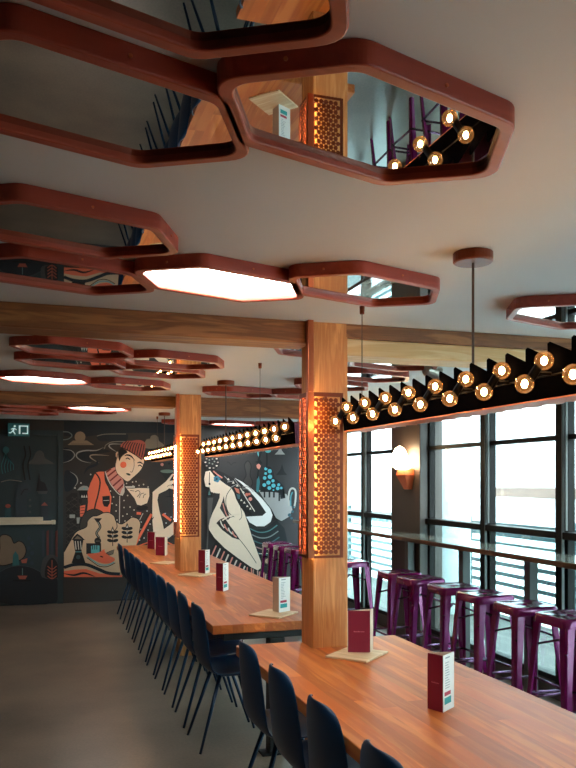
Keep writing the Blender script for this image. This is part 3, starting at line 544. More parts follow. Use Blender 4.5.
(83,34,[(0.509,0.586),(0.503,0.596),(0.494,0.602),(0.484,0.604),(0.474,0.603),(0.465,0.597),(0.459,0.588),(0.457,0.577),(0.459,0.567),(0.465,0.557),(0.474,0.551),(0.484,0.549),(0.494,0.551),(0.503,0.556),(0.509,0.565),(0.511,0.576)]),
(84,17,[(0.451,0.644),(0.522,0.642)],0.0072,0),
(85,13,[(0.71,1.015),(0.738,1.015),(0.777,1.063),(0.676,1.064)]),
(85,13,[(0.723,1.028),(0.753,0.951),(0.709,0.875),(0.743,0.811)],0.0312,1),
(86,35,[(0.723,1.015),(0.753,0.951),(0.709,0.875),(0.74,0.824)],0.0096,1),
(87,13,[(0.763,0.791),(0.754,0.806),(0.74,0.815),(0.724,0.819),(0.708,0.816),(0.694,0.807),(0.685,0.793),(0.682,0.777),(0.685,0.76),(0.694,0.746),(0.708,0.736),(0.724,0.732),(0.74,0.735),(0.754,0.744),(0.763,0.758),(0.766,0.775)]),
(88,36,[(0.697,0.774),(0.753,0.772)],0.006,0),
(89,13,[(0.582,0.612),(0.765,0.606),(0.765,0.744),(0.582,0.749)]),
(90,17,[(0.641,0.623),(0.746,0.62),(0.746,0.715),(0.678,0.723),(0.641,0.712)]),
(91,13,[(0.66,0.724),(0.66,0.667)],0.0096,0),
(91,13,[(0.686,0.723),(0.686,0.666)],0.0096,0),
(91,13,[(0.712,0.722),(0.712,0.665)],0.0096,0),
(92,18,[(0.597,0.602),(0.607,0.589),(0.622,0.574),(0.641,0.559),(0.665,0.543),(0.694,0.526),(0.724,0.511),(0.753,0.498),(0.779,0.49),(0.805,0.485),(0.829,0.482),(0.852,0.482),(0.875,0.486),(0.896,0.494),(0.914,0.503),(0.928,0.512),(0.935,0.521),(0.938,0.531),(0.936,0.541),(0.931,0.55),(0.922,0.557),(0.908,0.563),(0.893,0.569),(0.877,0.577),(0.861,0.589),(0.844,0.603),(0.827,0.618),(0.815,0.63),(0.809,0.643),(0.809,0.656),(0.808,0.665),(0.802,0.669),(0.791,0.664),(0.776,0.652),(0.759,0.639),(0.74,0.629),(0.72,0.624),(0.697,0.622),(0.674,0.62),(0.654,0.618),(0.634,0.617),(0.616,0.617),(0.601,0.616),(0.594,0.611)]),
(93,17,[(0.598,0.579),(0.666,0.527),(0.74,0.476),(0.84,0.464),(0.928,0.499)],0.012,1),
(94,13,[(0.589,0.567),(0.666,0.507),(0.74,0.454),(0.84,0.444),(0.94,0.488)],0.0091,1),
(94,13,[(0.753,0.579),(0.79,0.567)],0.0144,0),
(95,37,[(0.865,0.591),(0.915,0.602),(0.928,0.659),(0.877,0.641),(0.827,0.617)]),
(96,13,[(0.827,0.617),(0.877,0.641),(0.928,0.659),(0.915,0.602),(0.865,0.591),(0.827,0.617)],0.0065,0),
(96,13,[(0.91,0.935),(0.91,0.705)],0.0104,0),
(96,13,[(0.909,0.883),(0.903,0.892),(0.893,0.899),(0.88,0.904),(0.866,0.907),(0.854,0.906),(0.844,0.901),(0.84,0.895),(0.841,0.886),(0.847,0.878),(0.857,0.87),(0.87,0.865),(0.884,0.863),(0.896,0.864),(0.905,0.868),(0.91,0.875)]),
(96,13,[(0.976,0.899),(0.967,0.903),(0.954,0.905),(0.94,0.903),(0.927,0.898),(0.917,0.891),(0.911,0.883),(0.91,0.875),(0.914,0.868),(0.924,0.863),(0.936,0.862),(0.95,0.863),(0.963,0.868),(0.974,0.875),(0.98,0.883),(0.98,0.892)]),
(96,13,[(0.909,0.832),(0.903,0.84),(0.893,0.848),(0.88,0.853),(0.866,0.855),(0.854,0.854),(0.844,0.85),(0.84,0.843),(0.841,0.835),(0.847,0.827),(0.857,0.819),(0.87,0.814),(0.884,0.811),(0.896,0.812),(0.905,0.817),(0.91,0.824)]),
(96,13,[(0.976,0.847),(0.967,0.852),(0.954,0.854),(0.94,0.852),(0.927,0.847),(0.917,0.84),(0.911,0.832),(0.91,0.824),(0.914,0.817),(0.924,0.812),(0.936,0.81),(0.95,0.812),(0.963,0.817),(0.974,0.824),(0.98,0.832),(0.98,0.84)]),
(96,13,[(0.909,0.774),(0.903,0.783),(0.893,0.79),(0.88,0.796),(0.866,0.798),(0.854,0.797),(0.844,0.793),(0.84,0.786),(0.841,0.778),(0.847,0.769),(0.857,0.762),(0.87,0.756),(0.884,0.754),(0.896,0.755),(0.905,0.759),(0.91,0.766)]),
(96,13,[(0.976,0.79),(0.967,0.794),(0.954,0.796),(0.94,0.794),(0.927,0.789),(0.917,0.782),(0.911,0.774),(0.91,0.766),(0.914,0.759),(0.924,0.754),(0.936,0.753),(0.95,0.754),(0.963,0.759),(0.974,0.766),(0.98,0.774),(0.98,0.783)]),
(96,13,[(0.887,0.897),(0.933,0.896),(0.91,0.961)]),
(97,9,[(0.897,0.897),(0.923,0.896),(0.91,0.929)]),
(98,5,[(0.92,0.845),(0.918,0.851),(0.914,0.854),(0.91,0.856),(0.906,0.855),(0.902,0.851),(0.9,0.846),(0.899,0.839),(0.9,0.833),(0.902,0.828),(0.906,0.824),(0.91,0.822),(0.914,0.824),(0.918,0.827),(0.92,0.832),(0.921,0.839)]),
(99,13,[(1.092,0.977),(1.092,0.745)],0.0096,0),
(99,13,[(1.091,0.924),(1.085,0.933),(1.074,0.941),(1.061,0.946),(1.047,0.948),(1.035,0.947),(1.025,0.943),(1.021,0.936),(1.021,0.928),(1.027,0.919),(1.038,0.911),(1.051,0.906),(1.065,0.904),(1.078,0.905),(1.087,0.909),(1.092,0.916)]),
(99,13,[(1.158,0.94),(1.149,0.945),(1.136,0.946),(1.122,0.945),(1.109,0.94),(1.098,0.933),(1.092,0.924),(1.092,0.916),(1.096,0.909),(1.105,0.904),(1.118,0.903),(1.132,0.905),(1.146,0.909),(1.156,0.916),(1.162,0.925),(1.163,0.933)]),
(99,13,[(1.091,0.873),(1.085,0.882),(1.074,0.889),(1.061,0.894),(1.047,0.897),(1.035,0.896),(1.025,0.891),(1.021,0.884),(1.021,0.876),(1.027,0.868),(1.038,0.86),(1.051,0.855),(1.065,0.852),(1.078,0.853),(1.087,0.858),(1.092,0.865)]),
(99,13,[(1.158,0.889),(1.149,0.893),(1.136,0.895),(1.122,0.893),(1.109,0.888),(1.098,0.881),(1.092,0.873),(1.092,0.865),(1.096,0.858),(1.105,0.853),(1.118,0.851),(1.132,0.853),(1.146,0.858),(1.156,0.865),(1.162,0.873),(1.163,0.882)]),
(99,13,[(1.091,0.815),(1.085,0.824),(1.074,0.831),(1.061,0.836),(1.047,0.839),(1.035,0.838),(1.025,0.833),(1.021,0.827),(1.021,0.818),(1.027,0.81),(1.038,0.802),(1.051,0.797),(1.065,0.794),(1.078,0.795),(1.087,0.8),(1.092,0.807)]),
(99,13,[(1.158,0.831),(1.149,0.835),(1.136,0.837),(1.122,0.835),(1.109,0.83),(1.098,0.823),(1.092,0.815),(1.092,0.807),(1.096,0.8),(1.105,0.795),(1.118,0.793),(1.132,0.795),(1.146,0.8),(1.156,0.807),(1.162,0.815),(1.163,0.824)]),
(99,13,[(1.069,0.939),(1.114,0.938),(1.092,1.003)]),
(100,9,[(1.079,0.938),(1.104,0.938),(1.092,0.97)]),
(101,5,[(1.102,0.886),(1.1,0.892),(1.096,0.896),(1.092,0.897),(1.087,0.896),(1.084,0.892),(1.081,0.887),(1.08,0.88),(1.081,0.874),(1.084,0.869),(1.087,0.865),(1.092,0.863),(1.096,0.865),(1.1,0.868),(1.102,0.874),(1.103,0.88)]),
 ]),
 ('painted_woman', [
(102,13,[(2.274,0.776),(2.179,0.605),(2.125,0.514),(2.343,0.414),(2.563,0.312),(2.758,0.197),(2.927,0.095),(3.097,0.047),(3.126,0.319),(2.898,0.382),(2.73,0.387),(2.521,0.529)]),
(103,20,[(2.261,0.676),(2.186,0.512)],0.0195,0),
(104,9,[(2.317,0.636),(2.242,0.472)],0.0195,0),
(105,20,[(2.373,0.596),(2.298,0.431)],0.0195,0),
(106,9,[(2.429,0.555),(2.354,0.39)],0.021,0),
(107,20,[(2.485,0.515),(2.41,0.35)],0.021,0),
(108,9,[(2.542,0.474),(2.466,0.309)],0.021,0),
(109,20,[(2.599,0.433),(2.523,0.268)],0.021,0),
(110,9,[(2.656,0.392),(2.579,0.227)],0.021,0),
(111,20,[(2.688,0.375),(2.685,0.294),(2.716,0.244),(2.746,0.285),(2.744,0.36)],0.0154,1),
(112,38,[(2.774,0.342),(2.772,0.261),(2.803,0.211),(2.833,0.252),(2.831,0.327)],0.0165,1),
(113,20,[(2.862,0.309),(2.859,0.228),(2.89,0.178),(2.921,0.219),(2.918,0.294)],0.0154,1),
(114,38,[(2.949,0.276),(2.946,0.195),(2.978,0.145),(3.009,0.186),(3.006,0.261)],0.0154,1),
(115,39,[(2.758,0.67),(2.927,0.381),(3.24,0.37),(3.269,0.657),(3.212,0.892),(3.097,1.003),(2.955,0.897),(2.786,0.873),(2.632,0.984)]),
(116,40,[(2.688,0.915),(2.842,0.845),(2.983,0.855),(3.111,0.935)],0.0154,1),
(117,41,[(2.71,0.834),(2.859,0.768),(2.997,0.776),(3.126,0.853)],0.0154,1),
(118,42,[(2.732,0.752),(2.876,0.692),(3.012,0.697),(3.14,0.77)],0.0154,1),
(119,43,[(2.755,0.67),(2.893,0.615),(3.026,0.617),(3.154,0.688)],0.0154,1),
(120,44,[(2.777,0.589),(2.91,0.539),(3.04,0.538),(3.169,0.605)],0.0154,1),
(121,9,[(2.814,0.55),(2.983,0.553),(3.154,0.578)],0.007,0),
(122,45,[(3.07,0.462),(3.053,0.477),(3.027,0.488),(2.997,0.493),(2.968,0.49),(2.942,0.481),(2.925,0.466),(2.919,0.449),(2.925,0.431),(2.942,0.415),(2.968,0.404),(2.997,0.4),(3.027,0.403),(3.053,0.412),(3.07,0.426),(3.076,0.444)]),
(123,13,[(2.919,0.449),(2.997,0.493),(3.076,0.444),(2.997,0.4),(2.919,0.449)],0.0075,1),
(123,13,[(2.234,1.617),(2.343,1.497),(2.452,1.389),(2.563,1.254),(2.702,1.118),(2.842,1.021),(2.983,1.046),(2.927,1.169),(2.814,1.32),(2.688,1.442),(2.521,1.557),(2.37,1.644),(2.261,1.683),(2.193,1.71)]),
(124,46,[(2.59,1.51),(2.73,1.381),(2.842,1.258),(2.948,1.108),(2.898,1.068),(2.758,1.063),(2.667,1.057),(2.716,0.976),(2.814,0.92),(2.927,0.918),(3.019,0.977),(3.047,1.072),(3.012,1.162),(2.898,1.299),(2.758,1.428),(2.618,1.53),(2.48,1.597)]),
(125,13,[(2.48,1.597),(2.618,1.53),(2.758,1.428),(2.898,1.299),(3.012,1.162),(3.047,1.072),(3.019,0.977),(2.927,0.918),(2.814,0.92),(2.716,0.976),(2.667,1.057),(2.758,1.063),(2.898,1.068),(2.948,1.108),(2.842,1.258),(2.73,1.381),(2.59,1.51),(2.48,1.597)],0.007,0),
(126,47,[(2.37,1.604),(2.439,1.537)],0.0084,0),
(126,47,[(2.411,1.523),(2.507,1.537)],0.0084,0),
(126,47,[(2.466,1.456),(2.549,1.496)],0.0084,0),
(126,47,[(2.507,1.563),(2.59,1.456)],0.0084,0),
(127,9,[(2.406,1.55),(2.444,1.55),(2.425,1.579)]),
(127,9,[(2.474,1.503),(2.513,1.503),(2.494,1.533)]),
(127,9,[(2.53,1.463),(2.568,1.463),(2.549,1.492)]),
(127,9,[(2.613,1.375),(2.652,1.375),(2.632,1.404)]),
(128,20,[(2.754,1.303),(2.748,1.311),(2.74,1.317),(2.73,1.319),(2.72,1.317),(2.711,1.311),(2.705,1.303),(2.703,1.293),(2.705,1.283),(2.711,1.275),(2.72,1.269),(2.73,1.267),(2.74,1.269),(2.748,1.275),(2.754,1.283),(2.756,1.293)]),
(129,48,[(2.703,1.363),(2.698,1.37),(2.69,1.375),(2.681,1.377),(2.672,1.375),(2.664,1.371),(2.659,1.363),(2.657,1.354),(2.659,1.346),(2.664,1.338),(2.672,1.333),(2.681,1.331),(2.69,1.333),(2.698,1.338),(2.703,1.345),(2.705,1.354)]),
(129,48,[(2.732,1.367),(2.729,1.373),(2.723,1.377),(2.716,1.378),(2.709,1.377),(2.703,1.373),(2.699,1.368),(2.698,1.361),(2.699,1.354),(2.703,1.348),(2.709,1.345),(2.716,1.343),(2.723,1.345),(2.729,1.348),(2.732,1.354),(2.734,1.361)]),
(130,49,[(2.535,1.389),(2.584,1.362),(2.57,1.429),(2.507,1.449)]),
(131,47,[(2.618,1.429),(2.688,1.428),(2.744,1.374)],0.0084,1),
(131,47,[(2.618,1.456),(2.702,1.455),(2.772,1.388)],0.0084,1),
(132,50,[(2.604,1.227),(2.702,1.131),(2.8,1.123),(2.73,1.225),(2.632,1.314),(2.563,1.328)]),
(133,51,[(2.556,1.294),(2.584,1.294),(2.59,1.355),(2.535,1.362)]),
(134,9,[(2.588,1.269),(2.621,1.268),(2.604,1.297)]),
(134,9,[(2.629,1.235),(2.663,1.234),(2.646,1.263)]),
(134,9,[(2.671,1.187),(2.705,1.187),(2.688,1.215)]),
(134,9,[(2.713,1.153),(2.746,1.152),(2.73,1.181)]),
(134,9,[(2.59,1.442),(2.688,1.28),(2.793,1.123)],0.0126,0),
(135,52,[(2.092,1.563),(2.112,1.464),(2.159,1.45),(2.173,1.39),(2.213,1.384),(2.247,1.35),(2.308,1.37),(2.302,1.316),(2.261,1.217),(2.206,1.111),(2.155,0.978),(2.159,0.892),(2.234,0.777),(2.37,0.64),(2.563,0.494),(2.744,0.366),(2.835,0.323),(2.884,0.355),(2.884,0.436),(2.828,0.587),(2.758,0.779),(2.688,0.996),(2.646,1.118),(2.584,1.207),(2.535,1.295),(2.507,1.382),(2.466,1.449),(2.397,1.49),(2.315,1.55),(2.227,1.617),(2.179,1.679),(2.112,1.663)]),
(136,13,[(2.112,1.663),(2.179,1.679),(2.227,1.617),(2.315,1.55),(2.397,1.49),(2.466,1.449),(2.507,1.382),(2.535,1.295),(2.584,1.207),(2.646,1.118),(2.688,0.996),(2.758,0.779),(2.828,0.587),(2.884,0.436),(2.884,0.355),(2.835,0.323),(2.744,0.366),(2.563,0.494),(2.37,0.64),(2.234,0.777),(2.159,0.892),(2.155,0.978),(2.206,1.111),(2.261,1.217),(2.302,1.316),(2.308,1.37),(2.247,1.35),(2.213,1.384),(2.173,1.39),(2.159,1.45),(2.112,1.464),(2.092,1.563),(2.112,1.663)],0.0071,0),
(137,53,[(2.343,0.882),(2.48,0.778),(2.59,0.742),(2.535,0.824),(2.452,0.933),(2.37,1.048),(2.308,1.022),(2.261,0.976)]),
(138,9,[(2.315,1.009),(2.336,0.955),(2.37,0.91)],0.0168,1),
(139,20,[(2.37,0.96),(2.391,0.909),(2.426,0.868)],0.0168,1),
(140,9,[(2.425,0.911),(2.445,0.862),(2.483,0.825)],0.0168,1),
(141,20,[(2.48,0.861),(2.501,0.815),(2.539,0.782)],0.0168,1),
(142,13,[(2.466,1.443),(2.404,1.349),(2.391,1.242),(2.425,1.121),(2.507,1.053)],0.0084,1),
(142,13,[(2.59,1.2),(2.611,1.065),(2.577,1.012)],0.007,1),
(142,13,[(2.542,0.797),(2.674,0.632),(2.814,0.425)],0.0084,1),
(143,54,[(2.37,1.082),(2.418,1.014),(2.452,1.047),(2.418,1.128),(2.377,1.242),(2.363,1.336),(2.349,1.283),(2.308,1.176)]),
(144,20,[(2.349,1.242),(2.384,1.122),(2.425,1.041)],0.0126,1),
(145,55,[(2.343,1.009),(2.411,1.054),(2.494,1.08),(2.577,1.086)],0.0195,1),
(146,13,[(2.37,0.997),(2.425,1.037),(2.494,1.061)],0.0056,1),
(146,13,[(2.304,1.824),(2.284,1.857),(2.254,1.881),(2.217,1.893),(2.177,1.893),(2.14,1.88),(2.11,1.855),(2.09,1.822),(2.084,1.785),(2.09,1.748),(2.11,1.715),(2.14,1.691),(2.177,1.678),(2.217,1.678),(2.254,1.691),(2.284,1.716),(2.304,1.749),(2.311,1.786)]),
(147,56,[(2.291,1.793),(2.281,1.796),(2.272,1.793),(2.268,1.786),(2.272,1.78),(2.281,1.777),(2.291,1.78),(2.295,1.786)]),
(148,9,[(2.275,1.746),(2.265,1.748),(2.255,1.746),(2.252,1.739),(2.255,1.732),(2.265,1.73),(2.275,1.733),(2.279,1.739)]),
(149,56,[(2.233,1.716),(2.223,1.719),(2.213,1.716),(2.209,1.71),(2.213,1.703),(2.223,1.7),(2.233,1.703),(2.237,1.71)]),
(150,9,[(2.181,1.716),(2.171,1.719),(2.162,1.716),(2.158,1.709),(2.162,1.703),(2.171,1.7),(2.181,1.703),(2.185,1.71)]),
(151,56,[(2.139,1.745),(2.129,1.748),(2.12,1.745),(2.116,1.738),(2.12,1.732),(2.129,1.729),(2.139,1.732),(2.143,1.738)]),
(152,9,[(2.123,1.792),(2.113,1.794),(2.104,1.791),(2.1,1.785),(2.104,1.778),(2.113,1.776),(2.123,1.778),(2.127,1.785)]),
(153,56,[(2.139,1.839),(2.129,1.841),(2.12,1.838),(2.116,1.832),(2.12,1.825),(2.129,1.823),(2.139,1.825),(2.143,1.832)]),
(154,9,[(2.18,1.868),(2.171,1.871),(2.161,1.868),(2.157,1.861),(2.161,1.855),(2.171,1.852),(2.18,1.855),(2.184,1.861)]),
(155,56,[(2.232,1.869),(2.223,1.871),(2.213,1.868),(2.209,1.862),(2.213,1.855),(2.223,1.853),(2.232,1.855),(2.236,1.862)]),
(156,9,[(2.275,1.84),(2.265,1.843),(2.255,1.84),(2.251,1.833),(2.255,1.827),(2.265,1.824),(2.275,1.827),(2.279,1.833)]),
(157,57,[(2.244,1.804),(2.235,1.807),(2.226,1.804),(2.223,1.796),(2.226,1.789),(2.235,1.786),(2.244,1.789),(2.247,1.797)]),
(157,57,[(2.217,1.771),(2.209,1.774),(2.2,1.771),(2.197,1.763),(2.2,1.756),(2.209,1.753),(2.217,1.756),(2.221,1.764)]),
(157,57,[(2.175,1.783),(2.166,1.786),(2.158,1.783),(2.154,1.776),(2.158,1.768),(2.166,1.765),(2.175,1.768),(2.179,1.776)]),
(157,57,[(2.175,1.824),(2.166,1.827),(2.158,1.824),(2.154,1.816),(2.158,1.809),(2.166,1.806),(2.175,1.809),(2.178,1.816)]),
(157,57,[(2.217,1.837),(2.209,1.84),(2.2,1.837),(2.196,1.829),(2.2,1.822),(2.209,1.819),(2.217,1.822),(2.221,1.829)]),
(158,20,[(2.22,1.67),(2.274,1.623),(2.343,1.577)],0.0182,0),
(159,13,[(2.17,1.656),(2.164,1.497)],0.0091,0),
(159,13,[(2.181,1.503),(2.178,1.508),(2.174,1.512),(2.169,1.513),(2.163,1.512),(2.159,1.508),(2.156,1.503),(2.155,1.497),(2.156,1.491),(2.159,1.486),(2.163,1.482),(2.169,1.481),(2.174,1.482),(2.178,1.485),(2.181,1.491),(2.182,1.497)]),
(159,13,[(2.139,1.404),(2.125,1.331),(2.206,1.33),(2.188,1.39),(2.163,1.47)]),
(160,58,[(2.15,1.351),(2.183,1.35),(2.166,1.43)]),
(161,59,[(2.139,0.925),(2.119,0.487),(2.139,0.487),(2.159,0.938),(2.193,1.111),(2.24,1.243),(2.281,1.363),(2.234,1.383),(2.22,1.317),(2.143,1.311)]),
(162,60,[(2.206,1.217),(2.193,1.071),(2.22,1.177),(2.274,1.283),(2.302,1.37),(2.227,1.377)]),
(163,61,[(2.311,1.578),(2.295,1.583),(2.278,1.577),(2.272,1.563),(2.278,1.549),(2.295,1.543),(2.311,1.549),(2.318,1.563)]),
(163,61,[(2.292,1.552),(2.276,1.558),(2.26,1.552),(2.253,1.538),(2.26,1.524),(2.276,1.518),(2.292,1.524),(2.299,1.538)]),
(163,61,[(2.262,1.562),(2.246,1.568),(2.229,1.562),(2.223,1.548),(2.229,1.533),(2.246,1.528),(2.262,1.533),(2.269,1.548)]),
(163,61,[(2.262,1.593),(2.246,1.599),(2.229,1.593),(2.222,1.579),(2.229,1.565),(2.246,1.559),(2.262,1.565),(2.269,1.579)]),
(163,61,[(2.292,1.603),(2.276,1.609),(2.26,1.603),(2.253,1.589),(2.26,1.575),(2.276,1.569),(2.292,1.575),(2.299,1.589)]),
(164,13,[(2.276,1.572),(2.268,1.575),(2.259,1.572),(2.255,1.563),(2.259,1.555),(2.268,1.551),(2.276,1.555),(2.28,1.563)]),
 ]),
 ('painted_dotted_tower', [
(165,62,[(2.927,1.278),(3.026,1.155),(3.09,1.031),(3.169,0.989),(3.269,1.042),(3.327,1.137),(3.298,1.248),(3.24,1.358),(2.842,1.414)]),
(166,63,[(3.147,1.386),(3.154,1.29),(3.226,1.303),(3.197,1.468),(3.14,1.529),(3.069,1.577),(3.054,1.659),(3.012,1.727),(2.955,1.741),(2.927,1.632),(2.898,1.523),(2.863,1.387)]),
(166,63,[(2.927,1.428),(2.927,1.312)],0.0224,0),
(166,63,[(2.997,1.427),(2.997,1.312)],0.024,0),
(166,63,[(3.061,1.427),(3.061,1.311)],0.024,0),
(166,63,[(3.137,1.427),(3.137,1.263)],0.0224,0),
(166,63,[(3.197,1.427),(3.197,1.31)],0.024,0),
(167,64,[(2.966,1.713),(2.958,1.721),(2.946,1.724),(2.935,1.721),(2.927,1.713),(2.924,1.702),(2.927,1.691),(2.935,1.683),(2.946,1.681),(2.958,1.684),(2.966,1.692),(2.969,1.702)]),
(167,64,[(3.027,1.684),(3.017,1.695),(3.002,1.699),(2.987,1.695),(2.976,1.684),(2.972,1.67),(2.976,1.656),(2.987,1.645),(3.002,1.641),(3.017,1.645),(3.027,1.656),(3.031,1.67)]),
(167,64,[(2.961,1.648),(2.953,1.655),(2.943,1.657),(2.934,1.655),(2.926,1.648),(2.924,1.638),(2.926,1.629),(2.934,1.622),(2.943,1.619),(2.953,1.622),(2.961,1.629),(2.963,1.638)]),
(167,64,[(3.032,1.609),(3.02,1.62),(3.004,1.624),(2.989,1.62),(2.977,1.609),(2.973,1.594),(2.977,1.579),(2.989,1.568),(3.004,1.564),(3.02,1.568),(3.032,1.579),(3.036,1.594)]),
(167,64,[(2.951,1.589),(2.942,1.598),(2.929,1.602),(2.917,1.598),(2.907,1.589),(2.904,1.577),(2.907,1.565),(2.917,1.556),(2.929,1.553),(2.942,1.556),(2.951,1.565),(2.955,1.577)]),
(167,64,[(3.009,1.529),(2.998,1.539),(2.983,1.543),(2.968,1.539),(2.957,1.529),(2.953,1.515),(2.957,1.5),(2.968,1.49),(2.983,1.486),(2.998,1.49),(3.009,1.5),(3.013,1.515)]),
(167,64,[(3.067,1.55),(3.059,1.558),(3.047,1.561),(3.036,1.558),(3.027,1.55),(3.024,1.539),(3.027,1.528),(3.036,1.52),(3.047,1.517),(3.059,1.52),(3.067,1.528),(3.07,1.539)]),
(167,64,[(2.947,1.495),(2.937,1.504),(2.924,1.508),(2.91,1.504),(2.9,1.495),(2.897,1.482),(2.9,1.469),(2.91,1.46),(2.924,1.456),(2.937,1.46),(2.947,1.469),(2.951,1.482)]),
(167,64,[(3.08,1.488),(3.069,1.498),(3.054,1.502),(3.039,1.498),(3.028,1.488),(3.024,1.474),(3.028,1.459),(3.039,1.449),(3.054,1.445),(3.069,1.449),(3.08,1.459),(3.084,1.474)]),
(167,64,[(3.147,1.495),(3.139,1.502),(3.128,1.505),(3.118,1.502),(3.11,1.495),(3.107,1.484),(3.11,1.474),(3.118,1.467),(3.128,1.464),(3.139,1.467),(3.147,1.474),(3.15,1.484)]),
(167,64,[(3.019,1.454),(3.009,1.463),(2.996,1.467),(2.982,1.463),(2.973,1.454),(2.969,1.441),(2.973,1.428),(2.982,1.419),(2.996,1.415),(3.009,1.419),(3.019,1.428),(3.023,1.441)]),
(167,64,[(3.138,1.447),(3.128,1.456),(3.116,1.46),(3.103,1.457),(3.093,1.448),(3.09,1.435),(3.093,1.423),(3.103,1.414),(3.116,1.411),(3.128,1.414),(3.138,1.423),(3.141,1.435)]),
(167,64,[(3.182,1.449),(3.175,1.456),(3.166,1.458),(3.156,1.456),(3.15,1.449),(3.147,1.441),(3.15,1.432),(3.156,1.425),(3.166,1.423),(3.175,1.425),(3.182,1.432),(3.184,1.44)]),
(167,64,[(3.065,1.42),(3.061,1.424),(3.054,1.426),(3.048,1.424),(3.043,1.42),(3.041,1.414),(3.043,1.407),(3.048,1.403),(3.054,1.401),(3.061,1.403),(3.065,1.407),(3.067,1.413)]),
(168,65,[(2.959,1.713),(2.962,1.822),(2.959,1.931)],0.021,1),
(169,66,[(3.018,1.965),(3.008,1.975),(2.993,1.982),(2.976,1.984),(2.959,1.982),(2.944,1.974),(2.934,1.964),(2.931,1.951),(2.934,1.939),(2.944,1.928),(2.959,1.921),(2.976,1.919),(2.993,1.922),(3.008,1.929),(3.018,1.94),(3.022,1.952)]),
(170,67,[(2.967,1.987),(2.961,1.994),(2.952,1.999),(2.941,2),(2.93,1.998),(2.921,1.994),(2.915,1.987),(2.912,1.978),(2.915,1.97),(2.921,1.963),(2.93,1.958),(2.941,1.957),(2.952,1.959),(2.961,1.963),(2.967,1.971),(2.969,1.979)]),
(171,17,[(2.849,1.971),(2.835,1.916),(2.856,1.849)],0.0168,1),
(172,65,[(2.898,1.971),(2.863,1.889),(2.842,1.808)],0.028,1),
(173,20,[(2.821,1.713),(2.853,1.692),(2.877,1.74),(2.849,1.774),(2.814,1.753)]),
(174,65,[(2.856,1.767),(2.898,1.774),(2.87,1.822),(2.793,1.794)]),
(175,68,[(2.811,1.401),(2.842,1.38),(2.863,1.523),(2.849,1.604),(2.818,1.55)]),
(176,65,[(2.842,1.686),(2.828,1.577)],0.021,0),
(177,5,[(3.274,1.193),(3.269,1.317),(3.291,1.413),(3.331,1.436),(3.37,1.399),(3.37,1.275),(3.349,1.165)],0.0252,1),
(178,69,[(3.302,1.193),(3.301,1.316),(3.327,1.385)],0.018,1),
(179,70,[(3.305,1.083),(3.292,1.093),(3.276,1.093),(3.263,1.084),(3.258,1.07),(3.263,1.055),(3.276,1.046),(3.292,1.046),(3.305,1.054),(3.31,1.069)]),
(179,70,[(3.343,1.128),(3.333,1.135),(3.321,1.135),(3.311,1.128),(3.307,1.117),(3.311,1.106),(3.321,1.098),(3.333,1.098),(3.343,1.105),(3.347,1.116)]),
(179,70,[(3.357,1.189),(3.347,1.195),(3.336,1.196),(3.326,1.189),(3.323,1.179),(3.326,1.168),(3.336,1.162),(3.347,1.161),(3.357,1.168),(3.36,1.178)]),
(179,70,[(3.328,1.038),(3.318,1.044),(3.307,1.045),(3.297,1.038),(3.294,1.028),(3.297,1.017),(3.307,1.011),(3.318,1.01),(3.328,1.017),(3.331,1.027)]),
 ]),
 ('painted_door_scene', [
(180,71,[(-0.054,1.743),(0.028,1.743),(0.112,1.746),(0.167,1.75),(0.183,1.757),(0.176,1.767),(0.158,1.778),(0.143,1.788),(0.13,1.796),(0.113,1.805),(0.096,1.814),(0.083,1.825),(0.076,1.839),(0.073,1.856),(0.071,1.873),(0.065,1.887),(0.057,1.898),(0.046,1.908),(0.035,1.915),(0.024,1.918),(0.012,1.916),(-0,1.912),(-0.013,1.903),(-0.024,1.892),(-0.033,1.877),(-0.041,1.857),(-0.05,1.837),(-0.059,1.817),(-0.078,1.798),(-0.102,1.778),(-0.117,1.761),(-0.106,1.749)]),
(181,72,[(-0.118,1.749),(0.203,1.751)],0.0084,0),
(182,73,[(-0.375,1.895),(-0.398,1.821),(-0.427,1.722),(-0.41,1.624)],0.0108,1),
(182,73,[(-0.375,1.882),(-0.373,1.802),(-0.392,1.722),(-0.38,1.636)],0.0108,1),
(182,73,[(-0.375,1.87),(-0.347,1.784),(-0.358,1.722),(-0.35,1.649)],0.0108,1),
(182,73,[(-0.375,1.858),(-0.322,1.766),(-0.323,1.723),(-0.319,1.661)],0.0108,1),
(182,73,[(-0.375,1.845),(-0.296,1.747),(-0.288,1.723),(-0.289,1.673)],0.0108,1),
(183,74,[(-0.341,1.937),(-0.349,1.951),(-0.361,1.96),(-0.375,1.963),(-0.389,1.96),(-0.401,1.95),(-0.409,1.936),(-0.412,1.919),(-0.409,1.902),(-0.401,1.888),(-0.389,1.878),(-0.375,1.875),(-0.361,1.878),(-0.349,1.888),(-0.341,1.903),(-0.338,1.92)]),
(184,50,[(-0.165,1.971),(-0.148,1.86),(-0.177,1.736),(-0.153,1.55)],0.0168,1),
(184,50,[(-0.106,1.972),(-0.089,1.86),(-0.118,1.736),(-0.095,1.55)],0.0154,1),
(185,75,[(-0.433,1.525),(-0.329,1.55),(-0.189,1.531)],0.0096,1),
(186,76,[(-0.235,1.022),(-0.201,1.012),(-0.166,1.024),(-0.142,1.054),(-0.132,1.116),(-0.131,1.207),(-0.133,1.299),(-0.13,1.364),(-0.12,1.389),(-0.106,1.391),(-0.092,1.386),(-0.083,1.389),(-0.078,1.404),(-0.076,1.424),(-0.078,1.445),(-0.083,1.463),(-0.093,1.479),(-0.108,1.493),(-0.125,1.505),(-0.142,1.513),(-0.159,1.516),(-0.178,1.514),(-0.196,1.509),(-0.212,1.501),(-0.226,1.493),(-0.24,1.486),(-0.251,1.467),(-0.259,1.426),(-0.265,1.346),(-0.269,1.237),(-0.268,1.13),(-0.259,1.056)]),
